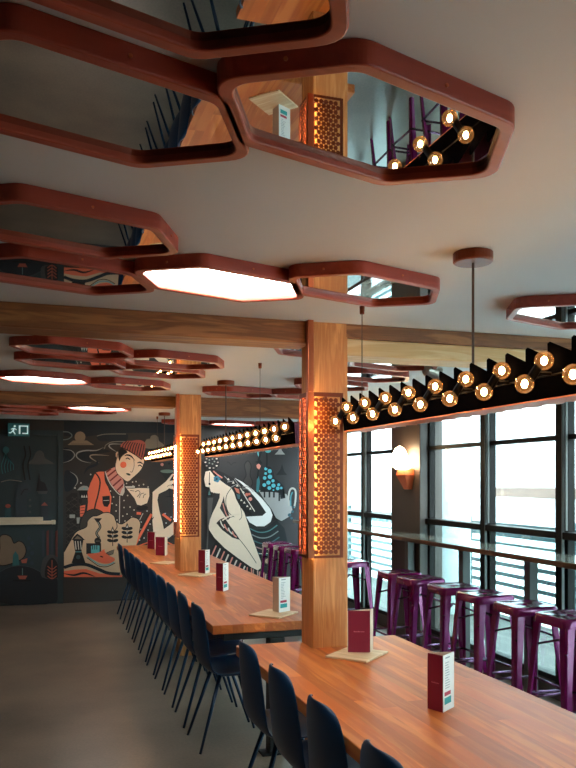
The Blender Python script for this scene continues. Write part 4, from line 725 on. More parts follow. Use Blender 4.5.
(187,77,[(-0.2,1.364),(-0.165,1.426),(-0.118,1.438)],0.011,1),
(188,78,[(0.119,1.413),(0.083,1.513),(0.03,1.538),(0.012,1.65),(0,1.538),(-0.024,1.413)]),
(189,79,[(0.006,1.376),(0.101,1.375),(0.119,1.413),(-0.012,1.413)]),
(190,80,[(0.03,1.026),(0.125,1.025),(0.119,1.275),(0.036,1.276)]),
(191,81,[(0.119,1.231),(0.077,1.275),(0.036,1.232)]),
(192,82,[(-0.322,1.239),(-0.329,1.247),(-0.339,1.252),(-0.352,1.254),(-0.364,1.253),(-0.375,1.247),(-0.382,1.24),(-0.384,1.23),(-0.382,1.221),(-0.375,1.213),(-0.364,1.207),(-0.352,1.205),(-0.339,1.207),(-0.329,1.212),(-0.322,1.22),(-0.319,1.229)]),
(193,83,[(-0.392,1.058),(-0.311,1.057),(-0.317,1.205),(-0.387,1.206)]),
(194,84,[(-0.079,1.308),(-0.083,1.314),(-0.088,1.318),(-0.095,1.319),(-0.101,1.318),(-0.106,1.314),(-0.11,1.308),(-0.111,1.302),(-0.11,1.295),(-0.106,1.289),(-0.101,1.286),(-0.095,1.284),(-0.088,1.286),(-0.083,1.289),(-0.079,1.295),(-0.078,1.302)]),
(194,84,[(-0.079,1.234),(-0.083,1.239),(-0.088,1.243),(-0.095,1.245),(-0.101,1.243),(-0.106,1.24),(-0.11,1.234),(-0.111,1.227),(-0.11,1.221),(-0.106,1.215),(-0.101,1.211),(-0.095,1.21),(-0.088,1.211),(-0.083,1.215),(-0.079,1.22),(-0.078,1.227)]),
(194,84,[(-0.079,1.159),(-0.083,1.165),(-0.088,1.169),(-0.095,1.17),(-0.101,1.169),(-0.106,1.165),(-0.11,1.16),(-0.111,1.153),(-0.11,1.146),(-0.106,1.141),(-0.101,1.137),(-0.095,1.135),(-0.088,1.137),(-0.083,1.14),(-0.079,1.146),(-0.078,1.152)]),
(195,85,[(-0.45,0.662),(-0.459,0.599),(-0.461,0.542),(-0.444,0.506),(-0.399,0.5),(-0.333,0.514),(-0.264,0.538),(-0.212,0.56),(-0.181,0.582),(-0.161,0.606),(-0.149,0.632),(-0.142,0.657),(-0.14,0.684),(-0.145,0.711),(-0.155,0.736),(-0.165,0.757),(-0.177,0.773),(-0.192,0.784),(-0.208,0.792),(-0.224,0.796),(-0.239,0.792),(-0.254,0.782),(-0.269,0.773),(-0.282,0.772),(-0.292,0.785),(-0.299,0.806),(-0.306,0.829),(-0.317,0.847),(-0.332,0.86),(-0.35,0.87),(-0.369,0.877),(-0.387,0.88),(-0.403,0.879),(-0.42,0.875),(-0.434,0.866),(-0.444,0.85),(-0.448,0.825),(-0.448,0.794),(-0.446,0.756),(-0.444,0.715)]),
(196,86,[(-0.444,0.715),(-0.444,0.85),(-0.387,0.88),(-0.317,0.847),(-0.282,0.772),(-0.224,0.796),(-0.165,0.757),(-0.142,0.657),(-0.212,0.56),(-0.444,0.506),(-0.444,0.715)],0.011,1),
(197,87,[(0.048,0.59),(0.075,0.589),(0.075,0.926),(0.048,0.914)]),
(198,88,[(0.101,0.588),(0.129,0.587),(0.129,0.925),(0.101,0.913)]),
(199,87,[(0.155,0.586),(0.182,0.586),(0.182,0.924),(0.155,0.912)]),
(200,88,[(0.209,0.585),(0.237,0.584),(0.237,0.923),(0.209,0.911)]),
(201,89,[(-0.086,0.839),(-0.091,0.846),(-0.098,0.852),(-0.106,0.854),(-0.115,0.852),(-0.122,0.847),(-0.127,0.84),(-0.129,0.831),(-0.127,0.822),(-0.122,0.814),(-0.115,0.809),(-0.106,0.807),(-0.098,0.808),(-0.091,0.813),(-0.086,0.821),(-0.084,0.83)]),
(201,89,[(-0.05,0.776),(-0.055,0.784),(-0.062,0.789),(-0.071,0.791),(-0.08,0.789),(-0.087,0.784),(-0.092,0.777),(-0.093,0.768),(-0.092,0.759),(-0.087,0.751),(-0.08,0.746),(-0.071,0.744),(-0.062,0.745),(-0.055,0.75),(-0.05,0.758),(-0.049,0.767)]),
(201,89,[(-0.086,0.715),(-0.091,0.722),(-0.098,0.728),(-0.106,0.73),(-0.115,0.728),(-0.122,0.723),(-0.127,0.716),(-0.129,0.707),(-0.127,0.698),(-0.122,0.69),(-0.115,0.684),(-0.106,0.682),(-0.098,0.684),(-0.091,0.689),(-0.086,0.696),(-0.084,0.705)]),
(201,89,[(-0.05,0.651),(-0.055,0.659),(-0.062,0.665),(-0.071,0.667),(-0.08,0.665),(-0.087,0.66),(-0.092,0.653),(-0.093,0.644),(-0.092,0.635),(-0.087,0.627),(-0.08,0.621),(-0.071,0.619),(-0.062,0.621),(-0.055,0.626),(-0.05,0.633),(-0.049,0.642)]),
(201,89,[(-0.086,0.59),(-0.091,0.598),(-0.098,0.603),(-0.106,0.606),(-0.115,0.604),(-0.122,0.599),(-0.127,0.592),(-0.129,0.583),(-0.127,0.574),(-0.122,0.566),(-0.115,0.56),(-0.106,0.558),(-0.098,0.56),(-0.091,0.565),(-0.086,0.572),(-0.084,0.581)]),
(201,89,[(-0.05,0.527),(-0.055,0.535),(-0.062,0.54),(-0.071,0.542),(-0.08,0.541),(-0.087,0.536),(-0.092,0.528),(-0.093,0.519),(-0.092,0.51),(-0.087,0.503),(-0.08,0.497),(-0.071,0.495),(-0.062,0.497),(-0.055,0.501),(-0.05,0.509),(-0.049,0.518)]),
(202,90,[(-0.218,0.486),(-0.23,0.623),(-0.265,0.673),(-0.294,0.625),(-0.3,0.489)]),
(203,91,[(-0.189,0.523),(-0.136,0.521),(-0.124,0.582),(-0.2,0.56)]),
(204,92,[(-0.459,0.292),(-0.485,0.203),(-0.49,0.115),(-0.444,0.052),(-0.313,0.017),(-0.118,-0.002),(0.079,-0.002),(0.215,0.02),(0.266,0.081),(0.266,0.173),(0.241,0.267),(0.215,0.334),(0.189,0.362),(0.152,0.369),(0.11,0.369),(0.071,0.377),(0.036,0.398),(0,0.424),(-0.036,0.449),(-0.071,0.469),(-0.106,0.482),(-0.142,0.491),(-0.177,0.496),(-0.212,0.499),(-0.248,0.498),(-0.285,0.493),(-0.32,0.487),(-0.352,0.479),(-0.38,0.47),(-0.407,0.459),(-0.429,0.447),(-0.444,0.433),(-0.451,0.422),(-0.45,0.412),(-0.447,0.394),(-0.444,0.359)]),
(205,93,[(-0.444,0.426),(-0.352,0.472),(-0.212,0.492),(-0.071,0.463),(0.083,0.37)],0.0088,1),
(206,94,[(0.093,0.321),(0.161,0.313),(0.229,0.317),(0.275,0.332),(0.292,0.365),(0.292,0.414),(0.284,0.466),(0.275,0.507),(0.267,0.535),(0.255,0.555),(0.241,0.57),(0.227,0.584),(0.213,0.597),(0.198,0.607),(0.183,0.614),(0.167,0.617),(0.149,0.618),(0.13,0.616),(0.112,0.61),(0.095,0.601),(0.08,0.589),(0.067,0.575),(0.055,0.555),(0.048,0.527),(0.039,0.484),(0.03,0.43),(0.031,0.377),(0.048,0.34)]),
(207,95,[(0.12,0.322),(0.167,0.315),(0.214,0.319),(0.245,0.333),(0.255,0.364),(0.253,0.409),(0.244,0.457),(0.233,0.496),(0.22,0.527),(0.203,0.553),(0.185,0.572),(0.167,0.58),(0.149,0.573),(0.131,0.556),(0.114,0.53),(0.101,0.501),(0.09,0.462),(0.081,0.415),(0.079,0.37),(0.089,0.339)]),
(208,91,[(0.113,0.475),(0.167,0.436),(0.221,0.472)],0.012,1),
(208,91,[(0.113,0.435),(0.167,0.396),(0.221,0.431)],0.012,1),
(208,91,[(0.113,0.395),(0.167,0.356),(0.221,0.391)],0.012,1),
(208,91,[(0.113,0.355),(0.167,0.316),(0.221,0.351)],0.012,1),
(208,91,[(0.167,0.549),(0.167,0.323)],0.0096,0),
(208,91,[(-0.218,0.326),(-0.148,0.323),(-0.124,0.365),(-0.241,0.37)]),
(209,96,[(-0.183,0.46),(-0.183,0.374)],0.0096,0),
(210,97,[(-0.294,0.31),(-0.083,0.302)],0.0144,0),
 ]),
]
MCOL = [(58, 54, 52), (44, 44, 46), (22, 34, 44), (110, 124, 122), (126, 122, 112), (160, 160, 154), (170, 156, 138), (150, 128, 104), (110, 94, 78), (216, 208, 196), (128, 116, 100), (150, 150, 148), (18, 20, 24), (26, 26, 30), (58, 56, 56), (34, 32, 32), (74, 68, 64), (96, 176, 182), (242, 116, 84), (60, 52, 50), (214, 140, 128), (120, 44, 40), (208, 196, 180), (246, 220, 192), (168, 84, 72), (110, 70, 56), (56, 64, 44), (90, 52, 44), (34, 40, 40), (112, 132, 120), (190, 196, 196), (62, 58, 54), (214, 182, 150), (120, 104, 88), (60, 80, 84), (150, 150, 140), (120, 120, 112), (120, 110, 100), (190, 160, 150), (16, 24, 30), (70, 116, 120), (120, 130, 130), (54, 96, 100), (150, 120, 116), (60, 110, 114), (176, 134, 120), (228, 230, 230), (150, 150, 150), (200, 110, 96), (196, 120, 100), (20, 24, 28), (60, 96, 104), (234, 216, 196), (34, 30, 32), (52, 46, 48), (228, 210, 190), (150, 140, 134), (120, 128, 120), (80, 120, 120), (86, 84, 84), (48, 50, 52), (70, 140, 170), (150, 152, 152), (14, 22, 30), (84, 178, 196), (14, 20, 26), (84, 168, 176), (40, 90, 100), (54, 120, 128), (60, 130, 140), (40, 80, 92), (78, 80, 78), (66, 70, 70), (50, 104, 108), (50, 100, 104), (120, 116, 106), (48, 58, 66), (30, 36, 42), (26, 32, 38), (70, 74, 76), (46, 54, 62), (150, 76, 64), (150, 70, 60), (40, 74, 80), (66, 72, 72), (118, 98, 80), (16, 18, 20), (52, 60, 70), (98, 54, 52), (46, 60, 74), (44, 100, 104), (170, 84, 66), (26, 34, 42), (60, 68, 74), (66, 68, 70), (30, 30, 32), (90, 120, 120), (12, 14, 16)]
pal = {}
def paint(c):
    if c not in pal: pal[c] = plain('mural_paint_%d' % c, srgb(*MCOL[c]), .75, var=.05, scale=25)
    return pal[c]
def curve_pts(pts, n=6):
    """Catmull-Rom through the painted points; a line that ends where it starts is closed"""
    cl = pts[0] == pts[-1]; P = pts[:-1] if cl else pts; k = len(P); out = []
    for i in range(k if cl else k - 1):
        g = (lambda q: P[q % k]) if cl else (lambda q: P[max(0, min(k - 1, q))])
        a, b, c, d = g(i - 1), g(i), g(i + 1), g(i + 2)
        for j in range(n):
            u = j / n
            out.append(tuple(.5 * (2 * b[m] + (c[m] - a[m]) * u + (2 * a[m] - 5 * b[m] + 4 * c[m] - d[m]) * u * u + (3 * b[m] - a[m] - 3 * c[m] + d[m]) * u ** 3) for m in (0, 1)))
    out.append(P[0] if cl else P[-1]); return out
mural = thing('wall_mural', 'large painted mural of drinkers and landscape across the far wall', 'mural', (0, BY, 0))
for part, shapes in MURAL:
    mb = MB()
    for sh in shapes:
        y = -.0015 - sh[0] * .00012; mat = paint(sh[1]); poly = sh[2]
        if len(sh) == 3:
            mb.add([(x, y, z) for x, z in poly], [tuple(range(len(poly)))], mat); continue
        p = curve_pts(poly) if sh[4] & 1 else poly
        vs = []; n = len(p)
        for i in range(n):
            a, b = p[max(0, i - 1)], p[min(n - 1, i + 1)]; dx, dz = b[0] - a[0], b[1] - a[1]; l = math.hypot(dx, dz) or 1
            w = sh[3] / 2 * (max(.15, math.sin(PI * (i + .5) / n)) if sh[4] & 2 else 1)
            vs += [(p[i][0] - dz / l * w, y, p[i][1] + dx / l * w), (p[i][0] + dz / l * w, y, p[i][1] - dx / l * w)]
        mb.add(vs, [(2 * i, 2 * i + 1, 2 * i + 3, 2 * i + 2) for i in range(n - 1)], mat)
    if part == 'painted_door_scene':
        o = mb.build(part, door, recalc=False); o.location = (0, BY + .008, 0)
    else:
        mb.build(part, mural, recalc=False)

# exit sign
ex = thing('exit_sign', 'green running-man exit sign above the dark door', 'sign', (-.205, BY - .02, 2.085))
m = MB(); m.box((-.15, -.06, -.005), (.11, -.02, .165), M['black']); m.build('sign_box', ex, bevel=.004)
m = MB(); m.box((-.145, -.063, .0), (.105, -.060, .16), M['exit_green']); m.build('sign_face', ex)
m = MB()
for a in ((-.02, .03, .00, .13), (.02, .03, .09, .045), (.075, .03, .09, .13), (-.02, .12, .09, .135)):
    m.box((a[0], -.066, a[1]), (a[2], -.063, a[3]), M['exit_white'])
def bar2(mb, x0, z0, x1, z1, w, y0, y1, mat):
    dx, dz = x1 - x0, z1 - z0; L = math.hypot(dx, dz); nx, nz = -dz / L * w / 2, dx / L * w / 2
    vs = [(x0 + nx, y0, z0 + nz), (x1 + nx, y0, z1 + nz), (x1 - nx, y0, z1 - nz), (x0 - nx, y0, z0 - nz)]
    vs += [(x, y1, z) for x, _, z in vs]
    mb.add(vs, [(0, 1, 2, 3), (7, 6, 5, 4), (0, 4, 5, 1), (1, 5, 6, 2), (2, 6, 7, 3), (3, 7, 4, 0)], mat)
for a in ((-.075, .10, -.085, .065, .022), (-.085, .065, -.06, .025, .014), (-.085, .07, -.115, .04, .014), (-.115, .04, -.135, .045, .012), (-.072, .10, -.045, .08, .011), (-.078, .10, -.11, .085, .011)):
    bar2(m, *a, -.066, -.063, M['exit_white'])
m.lathe([(.013, 0), (.013, .003)], M['exit_white'], 12, Matrix.Translation((-.066, -.063, .124)) @ Matrix.Rotation(PI / 2, 4, 'X'))
m.build('running_figure', ex)

# ------------------------------------------------------------------ outside
shell_struct('floor_patio', [((3.62, -12, -.1), (24, 30, -.01))], M['paving'])
tag(shell_struct('floor_deck', [((3.625, -12, -.01), (5.0, 20, .03))], M['deck']), 'dark decking strip right outside the windows')
fac = thing('building', 'white rendered building with cedar fascia across the patio', 'building', (9.5, 8, 0))
m = MB(); m.box((0, -14, -.01), (.6, 16, 6.5), M['white_render']); m.build('facade_wall', fac)
m = MB(); m.box((-.9, -8, 1.22), (0, 5.4, 1.40), M['ext_wood']); m.build('fascia', fac)
for y in (-6.0, -3.3, .4, 2.7):
    m = MB(); m.box((-.04, y, -.01), (0, y + 1.3, 1.2), M['ext_brown']); m.build('cladding_panel', fac)
pc = MB(); pc.lathe([(.24, -.01), (.24, 4.2)], M['white_render'], 32)
o = pc.build('porch_column', smooth=False, loc=(4.55, 8.05, .04)); tag(o, 'round white porch column just outside the windows', 'column')
fe = thing('slatted_fence', 'grey horizontal slat railing outside the windows', 'fence', (5.05, 4, 0))
m = MB()
for k in range(9): m.box((-.012, -6, .12 + k * .112), (.012, 8.5, .165 + k * .112), M['slat'])
m.build('slat_panel', fe)
for y in (-5.5, -3.5, -1.5, .5, 2.5, 4.5, 6.5, 8.4):
    m = MB(); m.box((.013, y, -.01), (.07, y + .06, 1.12), M['slat']); m.build('fence_post', fe)
for k, (px, py, h) in enumerate(((5.6, 5.4, .95), (5.9, 3.6, 1.05), (5.6, 10.2, 1.2))):
    t = thing('shrub', ['small green shrub behind the slat railing, left of middle window', 'taller green shrub behind the slat railing, at right', 'green shrub seen through the far left windows'][k], 'shrub', (px, py, -.01))
    m = MB(); m.tube([(0, 0, 0), (.02, 0, h * .5), (0, .02, h * .8)], .018, M['bark']); m.build('stem', t)
    m = MB()
    for q in range(150):
        a = random.uniform(0, 2 * PI); rr = random.uniform(.02, .24); zz = h * random.uniform(.4, 1)
        c = Vector((rr * math.cos(a), rr * math.sin(a), zz)); ux = Vector((random.uniform(-1, 1), random.uniform(-1, 1), random.uniform(-.4, .8))).normalized(); uy = ux.orthogonal().normalized()
        m.add([c, c + ux * .04 + uy * .02, c + ux * .09, c + ux * .04 - uy * .02], [(0, 1, 2, 3)], M['leaf'])
    m.build('foliage', t, recalc=False)

# ------------------------------------------------------------------ timber columns and beams
def column(loc, w, dpt, label):
    m = MB(); m.box((-w / 2, -dpt / 2, 0), (w / 2, dpt / 2, CZ), M['post'])
    o = m.build('timber_column', bevel=.006, loc=loc); return tag(o, label, 'column', 'timber columns through the tables')
C1 = (1.336, 3.585); C2 = (1.283, 6.96)
column((C1[0], C1[1], 0), .18, .17, 'square fir column rising through the nearest table')
column((C2[0], C2[1], 0), .19, .28, 'square fir column rising through the far long table')
def beam(name, a, b, mat, label):
    m = MB(); c = [(a[i] + b[i]) / 2 for i in range(3)]
    m.box([a[i] - c[i] for i in range(3)], [b[i] - c[i] for i in range(3)], mat)
    return tag(m.build(name, bevel=.006, loc=c), label, 'beam', 'timber ceiling beams')
beam('timber_beam', (LX, 3.5, 2.20), (1.245, 3.69, CZ), M['beam'], 'near fir ceiling beam running left from the front column')
beam('timber_beam', (1.411, 3.5, 2.236), (WX - .02, 3.69, CZ), M['beam'], 'upper fir ceiling beam running right from the front column')
beam('timber_beam', (1.411, 3.515, 2.155), (WX - .02, 3.72, 2.236), M['beam_pale'], 'paler lower fir timber under the beam right of the front column')
beam('timber_beam', (LX, 7.02, 2.205), (1.187, 7.2, CZ), M['beam'], 'far fir ceiling beam running left from the rear column')
beam('timber_beam', (1.379, 7.02, 2.14), (WX - .12, 7.2, CZ), M['beam'], 'far fir ceiling beam running right from the rear column')

# ------------------------------------------------------------------ perforated copper column lights
def perf(mb, w, h, pitch, mat, xf):
    """hexagon islands joined by little bridges, thin slots between them (local x across, z up, y thickness)"""
    R = pitch / math.sqrt(3) * .79; dy = pitch * math.sqrt(3) / 2; rows = int(h / dy); cols = int(w / pitch); th = .0012
    ox = (w - (cols - .5) * pitch) / 2; oz = (h - (rows - 1) * dy) / 2
    for r in range(rows):
        for c in range(cols):
            cx = ox + c * pitch + (pitch / 2 if r % 2 else 0); cz = oz + r * dy
            vs = []
            for s_ in (-th, th):
                for k in range(6):
                    a = PI / 6 + k * PI / 3; vs.append((cx + R * math.cos(a), s_, cz + R * math.sin(a)))
            mb.add(vs, [(0, 1, 2, 3, 4, 5), (11, 10, 9, 8, 7, 6)] + [(k, (k + 1) % 6, 6 + (k + 1) % 6, 6 + k) for k in range(6)], mat, xf)
            for k in range(3):
                a = k * PI / 3; L = pitch
                ex_, ez = cx + L * math.cos(a), cz + L * math.sin(a)
                if ex_ > w or ez > h: continue
                ux, uz = math.cos(a), math.sin(a); nx, nz = -uz * .0022, ux * .0022
                q = [(cx + ux * R * .8 + nx, cz + uz * R * .8 + nz), (ex_ - ux * R * .8 + nx, ez - uz * R * .8 + nz), (ex_ - ux * R * .8 - nx, ez - uz * R * .8 - nz), (cx + ux * R * .8 - nx, cz + uz * R * .8 - nz)]
                mb.add([(x, 0, z) for x, z in q], [(0, 1, 2, 3)], mat, xf)
def plate_ring(mb, w, h, bd, mat, xf, top=None):
    th = .0014
    for a, b in (((0, -th, 0), (bd[0], th, h)), ((w - bd[1], -th, 0), (w, th, h)), ((bd[0], -th, 0), (w - bd[1], th, bd[2])), ((bd[0], -th, h - bd[3]), (w - bd[1], th, h))):
        mb.box(a, b, mat, xf)
def col_light(label, cx, cy, wx, wy, z0, z1, fw, sw, side=True):
    """cx, cy: outer left-front corner of the column"""
    gap = .034; h = z1 - z0
    t = thing('column_light', label, 'lamp', (cx, cy, z0))
    X0, Y0 = -gap, -gap
    m = MB(); xf = Matrix.Translation((X0, Y0, 0))
    plate_ring(m, fw, h, (.030, .016, .012, .02), M['copper_dark'], xf)
    perf(m, fw - .046, h - .032, .0245, M['copper_dark'], xf @ Matrix.Translation((.030, 0, .012)))
    m.build('front_sheet', t, recalc=False)
    m = MB(); xf = Matrix.Translation((X0, Y0, 0)) @ Matrix.Rotation(PI / 2, 4, 'Z')
    plate_ring(m, sw, h, (.030, .012, .012, .02), M['copper_dark'], xf)
    perf(m, sw - .042, h - .032, .0245, M['copper_dark'], xf @ Matrix.Translation((.030, 0, .012)))
    m.build('side_sheet', t, recalc=False)
    m = MB(); m.box((X0 - .004, Y0 - .004, 0), (X0 + .026, Y0 - .0016, h), M['copper']); m.box((X0 - .004, Y0 - .0016, 0), (X0 - .0016, Y0 + .024, h), M['copper'])
    m.build('corner_strip', t, bevel=.001)
    m = MB(); m.box((X0 - .004, Y0 - .004, h), (X0 + .026, Y0 + .030, CZ - z0), M['copper']); m.build('cable_conduit', t, bevel=.004)
    m = MB(); m.box((-.020, -.020, .02), (-.010, -.010, h - .02), M['led']); m.build('light_strip', t)
    m = MB()
    for z in (.02, h - .03): m.box((.05, Y0 + .002, z), (.06, .0, z + .01), M['copper_dark']); m.box((X0 + .002, .06, z), (0, .07, z + .01), M['copper_dark'])
    m.build('bracket', t)
    return t
col_light('perforated copper column light wrapped on the front column', C1[0] - .09, C1[1] - .085, .18, .17, 1.18, 1.965, .175, .135)
t = col_light('perforated copper column light wrapped on the rear column', C2[0] - .095, C2[1] - .14, .19, .28, 1.05, 1.95, .20, .16)
m = MB(); m.box((-.055, -.055, .14), (-.040, -.041, .80), M['led_white']); m.build('light_tube', t, bevel=.004)

# ------------------------------------------------------------------ tables
def slab(xs, ys, z0, z1, skip, mat, mb):
    cells = {(i, j) for i in range(len(xs) - 1) for j in range(len(ys) - 1)} - set(skip)
    idx = {}
    def V(i, j, k):
        if (i, j, k) not in idx:
            idx[(i, j, k)] = len(vs); vs.append((xs[i], ys[j], (z0, z1)[k]))
        return idx[(i, j, k)]
    vs = []; fs = []
    for i, j in cells:
        fs += [(V(i, j, 1), V(i + 1, j, 1), V(i + 1, j + 1, 1), V(i, j + 1, 1)), (V(i, j, 0), V(i, j + 1, 0), V(i + 1, j + 1, 0), V(i + 1, j, 0))]
        for (di, dj, a, b) in ((0, -1, (i, j), (i + 1, j)), (1, 0, (i + 1, j), (i + 1, j + 1)), (0, 1, (i + 1, j + 1), (i, j + 1)), (-1, 0, (i, j + 1), (i, j))):
            if (i + di, j + dj) not in cells: fs.append((V(*a, 0), V(*b, 0), V(*b, 1), V(*a, 1)))
    mb.add(vs, fs, mat)
def table(label, y0, y1, skip, xs, ys, legs):
    t = thing('long_table', label, 'table', (1.335, (y0 + y1) / 2, 0)); oy = (y0 + y1) / 2
    m = MB(); slab([x - 1.335 for x in xs], [y - oy for y in ys], .70, .75, skip, M['fir'], m); m.build('tabletop', t, bevel=.004)
    for y in legs:
        px = -.05 if y == 4.245 else .13
        m = MB(); m.box((px - .045, y - oy - .04, .012), (px + .045, y - oy + .04, .66), M['black']); m.box((-.36, y - oy - .03, .66), (.36, y - oy + .03, .70), M['black']); m.box((px - .09, y - oy - (.05 if px < 0 else .10), 0), (px + .09, y - oy + (.05 if px < 0 else .10), .014), M['black'])
        m.build('leg', t, bevel=.004)
    return t
g = .003
table('near long fir table in the foreground', -.35, 3.67, [(1, 1)], [.913, C1[0] - .09 - g, C1[0] + .09 + g, 1.755], [-.35, C1[1] - .085 - g, 3.67], (.3, 3.0))
table('far long fir table stretching towards the mural wall', 4.2, 9.68, [(1, 1)], [.913, C2[0] - .095 - g, C2[0] + .095 + g, 1.755], [4.2, C2[1] - .14 - g, C2[1] + .14 + g, 9.68], (4.245, 6.5, 9.2))

# ------------------------------------------------------------------ chairs
def make_chair():
    t = thing('dining_chair', 'chair', 'chair')
    prof = [(.235, .425), (.225, .442), (.19, .452), (.10, .442), (.0, .430), (-.10, .428), (-.155, .440), (-.190, .470), (-.207, .52), (-.218, .60), (-.228, .70), (-.234, .78), (-.237, .82), (-.238, .832)]
    wid = [.17, .205, .222, .228, .228, .226, .222, .214, .206, .196, .186, .170, .140, .085]
    nv = 10; vs = []; fs = []
    for i, ((x, z), w) in enumerate(zip(prof, wid)):
        u = i / (len(prof) - 1); back = max(0, min(1, (u - .4) / .25))
        for j in range(nv + 1):
            v = -1 + 2 * j / nv
            vs.append((x + back * .035 * v * v, w * v, z + (1 - back) * .022 * v ** 4 - (.018 * v ** 4 if i >= 11 else 0)))
    for i in range(len(prof) - 1):
        for j in range(nv): a = i * (nv + 1) + j; fs.append((a, a + 1, a + nv + 2, a + nv + 1))
    m = MB(); m.add(vs, fs, M['navy'])
    o = m.build('seat_shell', t, smooth=True)
    s = o.modifiers.new('thick', 'SOLIDIFY'); s.thickness = .007; s.offset = 0
    s = o.modifiers.new('sub', 'SUBSURF'); s.levels = 1; s.render_levels = 1
    for sx, sy in ((1, 1), (1, -1), (-1, 1), (-1, -1)):
        m = MB(); m.tube([(.075 * sx - .02, .10 * sy, .425), (.21 * sx - .02, .175 * sy, 0)], .0125, M['navy_leg'], 8, .008); m.build('leg', t, smooth=True)
    m = MB()
    for p, q in (((.055, .10), (.055, -.10)), ((-.095, .10), (-.095, -.10)), ((.055, .10), (-.095, .10)), ((.055, -.10), (-.095, -.10))): m.tube([p + (.418,), q + (.418,)], .010, M['navy_leg'])
    m.build('seat_frame', t)
    return t
chair0 = make_chair()
ORD = ['first', 'second', 'third', 'fourth', 'fifth', 'sixth', 'seventh', 'eighth', 'ninth', 'tenth']
near_y = [3.37, 2.89, 2.42, 1.94]; far_y = [4.53, 5.01, 5.47, 5.93, 6.40, 6.87, 7.36, 7.86, 8.36, 9.0]
first = True
for n, ys, tb in ((len(near_y), near_y, 'near table, counted from the column end'), (len(far_y), far_y, 'far table, counted from its near end')):
    for i, y in enumerate(ys):
        lab = '%s navy moulded chair along the %s' % (ORD[i], tb)
        if first: c = chair0; first = False
        else: c = dup(chair0, (0, 0, 0))
        c.location = (1.100, y, 0); c.rotation_euler = (0, 0, random.uniform(-.02, .02))
        tag(c, lab, 'chair', 'navy chairs along the long tables')

# ------------------------------------------------------------------ counter and stools
ct = thing('window_counter', 'narrow wooden bar counter running along the windows', 'counter', (3.24, 4.3, 0))
m = MB(); m.box((-.18, -5.0, 1.012), (.17, 5.05, 1.045), M['counter_edge']); m.build('counter_slab', ct, bevel=.004)
m = MB(); m.box((-.178, -4.99, 1.045), (.168, 5.04, 1.049), M['counter_top']); m.build('glossy_top', ct)
for y in (-4.6, -2.7, -.75, .45, 1.36, 2.35, 5.0):
    m = MB(); m.box((.06 if y < 5 else -.12, y - .035, 0), (.13 if y < 5 else -.04, y + .035, 1.012), M['frame_pale']); m.build('support_panel', ct, bevel=.003)
def make_stool():
    t = thing('bar_stool', 'stool', 'stool')
    def ring_at(s, z, r): return [(x, y, z) for x, y in rounded([(-s, -s), (s, -s), (s, s), (-s, s)], r, 5)]
    m = MB(); lv = [ring_at(.158, .705, .05), ring_at(.155, .745, .05), ring_at(.150, .757, .048), ring_at(.142, .760, .045), ring_at(.128, .756, .04), ring_at(.06, .752, .03), ring_at(.018, .7515, .012), ring_at(.016, .735, .011)]
    n = len(lv[0]); vs = [p for r in lv for p in r]; fs = [(i * n + k, i * n + (k + 1) % n, (i + 1) * n + (k + 1) % n, (i + 1) * n + k) for i in range(len(lv) - 1) for k in range(n)]
    m.add(vs, fs, M['purple'])
    inner = [ring_at(.155, .705, .05), ring_at(.152, .742, .05), ring_at(.016, .735, .011)]
    vs = [p for r in inner for p in r]; fs = [(i * n + k, (i + 1) * n + k, (i + 1) * n + (k + 1) % n, i * n + (k + 1) % n) for i in range(2) for k in range(n)]
    m.add(vs, fs, M['purple']); m.build('seat', t, smooth=True, recalc=False)
    for sx, sy in ((1, 1), (1, -1), (-1, -1), (-1, 1)):
        # folded sheet leg: L profile that tapers and splays to the floor
        m = MB(); prof = []
        for (z, c, w) in ((.735, .146, .062), (.40, .169, .046), (0, .195, .030)):
            prof.append([(sx * c, sy * (c - w), z), (sx * c, sy * (c - .010), z), (sx * (c - .010), sy * c, z), (sx * (c - w), sy * c, z), (sx * (c - w), sy * (c - .006), z), (sx * (c - .012), sy * (c - .012), z), (sx * (c - .006), sy * (c - w), z)])
        vs = [p for r in prof for p in r]; k = 7
        fs = [(i * k + j, i * k + (j + 1) % k, (i + 1) * k + (j + 1) % k, (i + 1) * k + j) for i in range(2) for j in range(k)] + [tuple(range(k)), tuple(range(2 * k, 3 * k))]
        m.add(vs, fs, M['purple']); m.build('leg', t)
    for z, r in ((.24, .186), ):
        for a, b in (((-1, -1), (1, -1)), ((1, -1), (1, 1)), ((1, 1), (-1, 1)), ((-1, 1), (-1, -1))):
            m = MB(); q = r - .012; m.tube([(a[0] * q, a[1] * q, z), (b[0] * q, b[1] * q, z)], .009, M['purple_bar']); m.build('footrest_bar', t, smooth=True)
    m = MB()
    for a, b in (((-1, -1), (1, 1)), ((1, -1), (-1, 1))):
        m.tube([(a[0] * .155, a[1] * .155, .56), (0, 0, .62), (b[0] * .155, b[1] * .155, .56)], .007, M['purple_bar'])
    m.build('cross_brace', t, smooth=True)
    return t
st0 = make_stool()
stools = [(2.985, 3.87, .04, 'plum metal bar stool nearest the camera at the window counter'),
          (2.965, 4.29, -.05, 'plum metal bar stool second from the camera at the window counter'),
          (2.985, 4.79, .03, 'plum metal bar stool third from the camera at the window counter'),
          (2.975, 5.21, -.05, 'plum metal bar stool fourth from the camera at the window counter'),
          (2.965, 5.72, .03, 'plum metal bar stool beside the dark pier, nearer of a close pair'),
          (2.975, 6.13, -.02, 'plum metal bar stool beside the dark pier, farther of a close pair'),
          (2.92, 7.12, .05, 'plum metal bar stool just right of the front column'),
          (2.90, 8.58, .02, 'nearest of three plum bar stools by the mural end'),
          (2.89, 9.01, -.04, 'middle of three plum bar stools by the mural end'),
          (2.88, 9.44, .03, 'farthest of three plum bar stools by the mural end')]
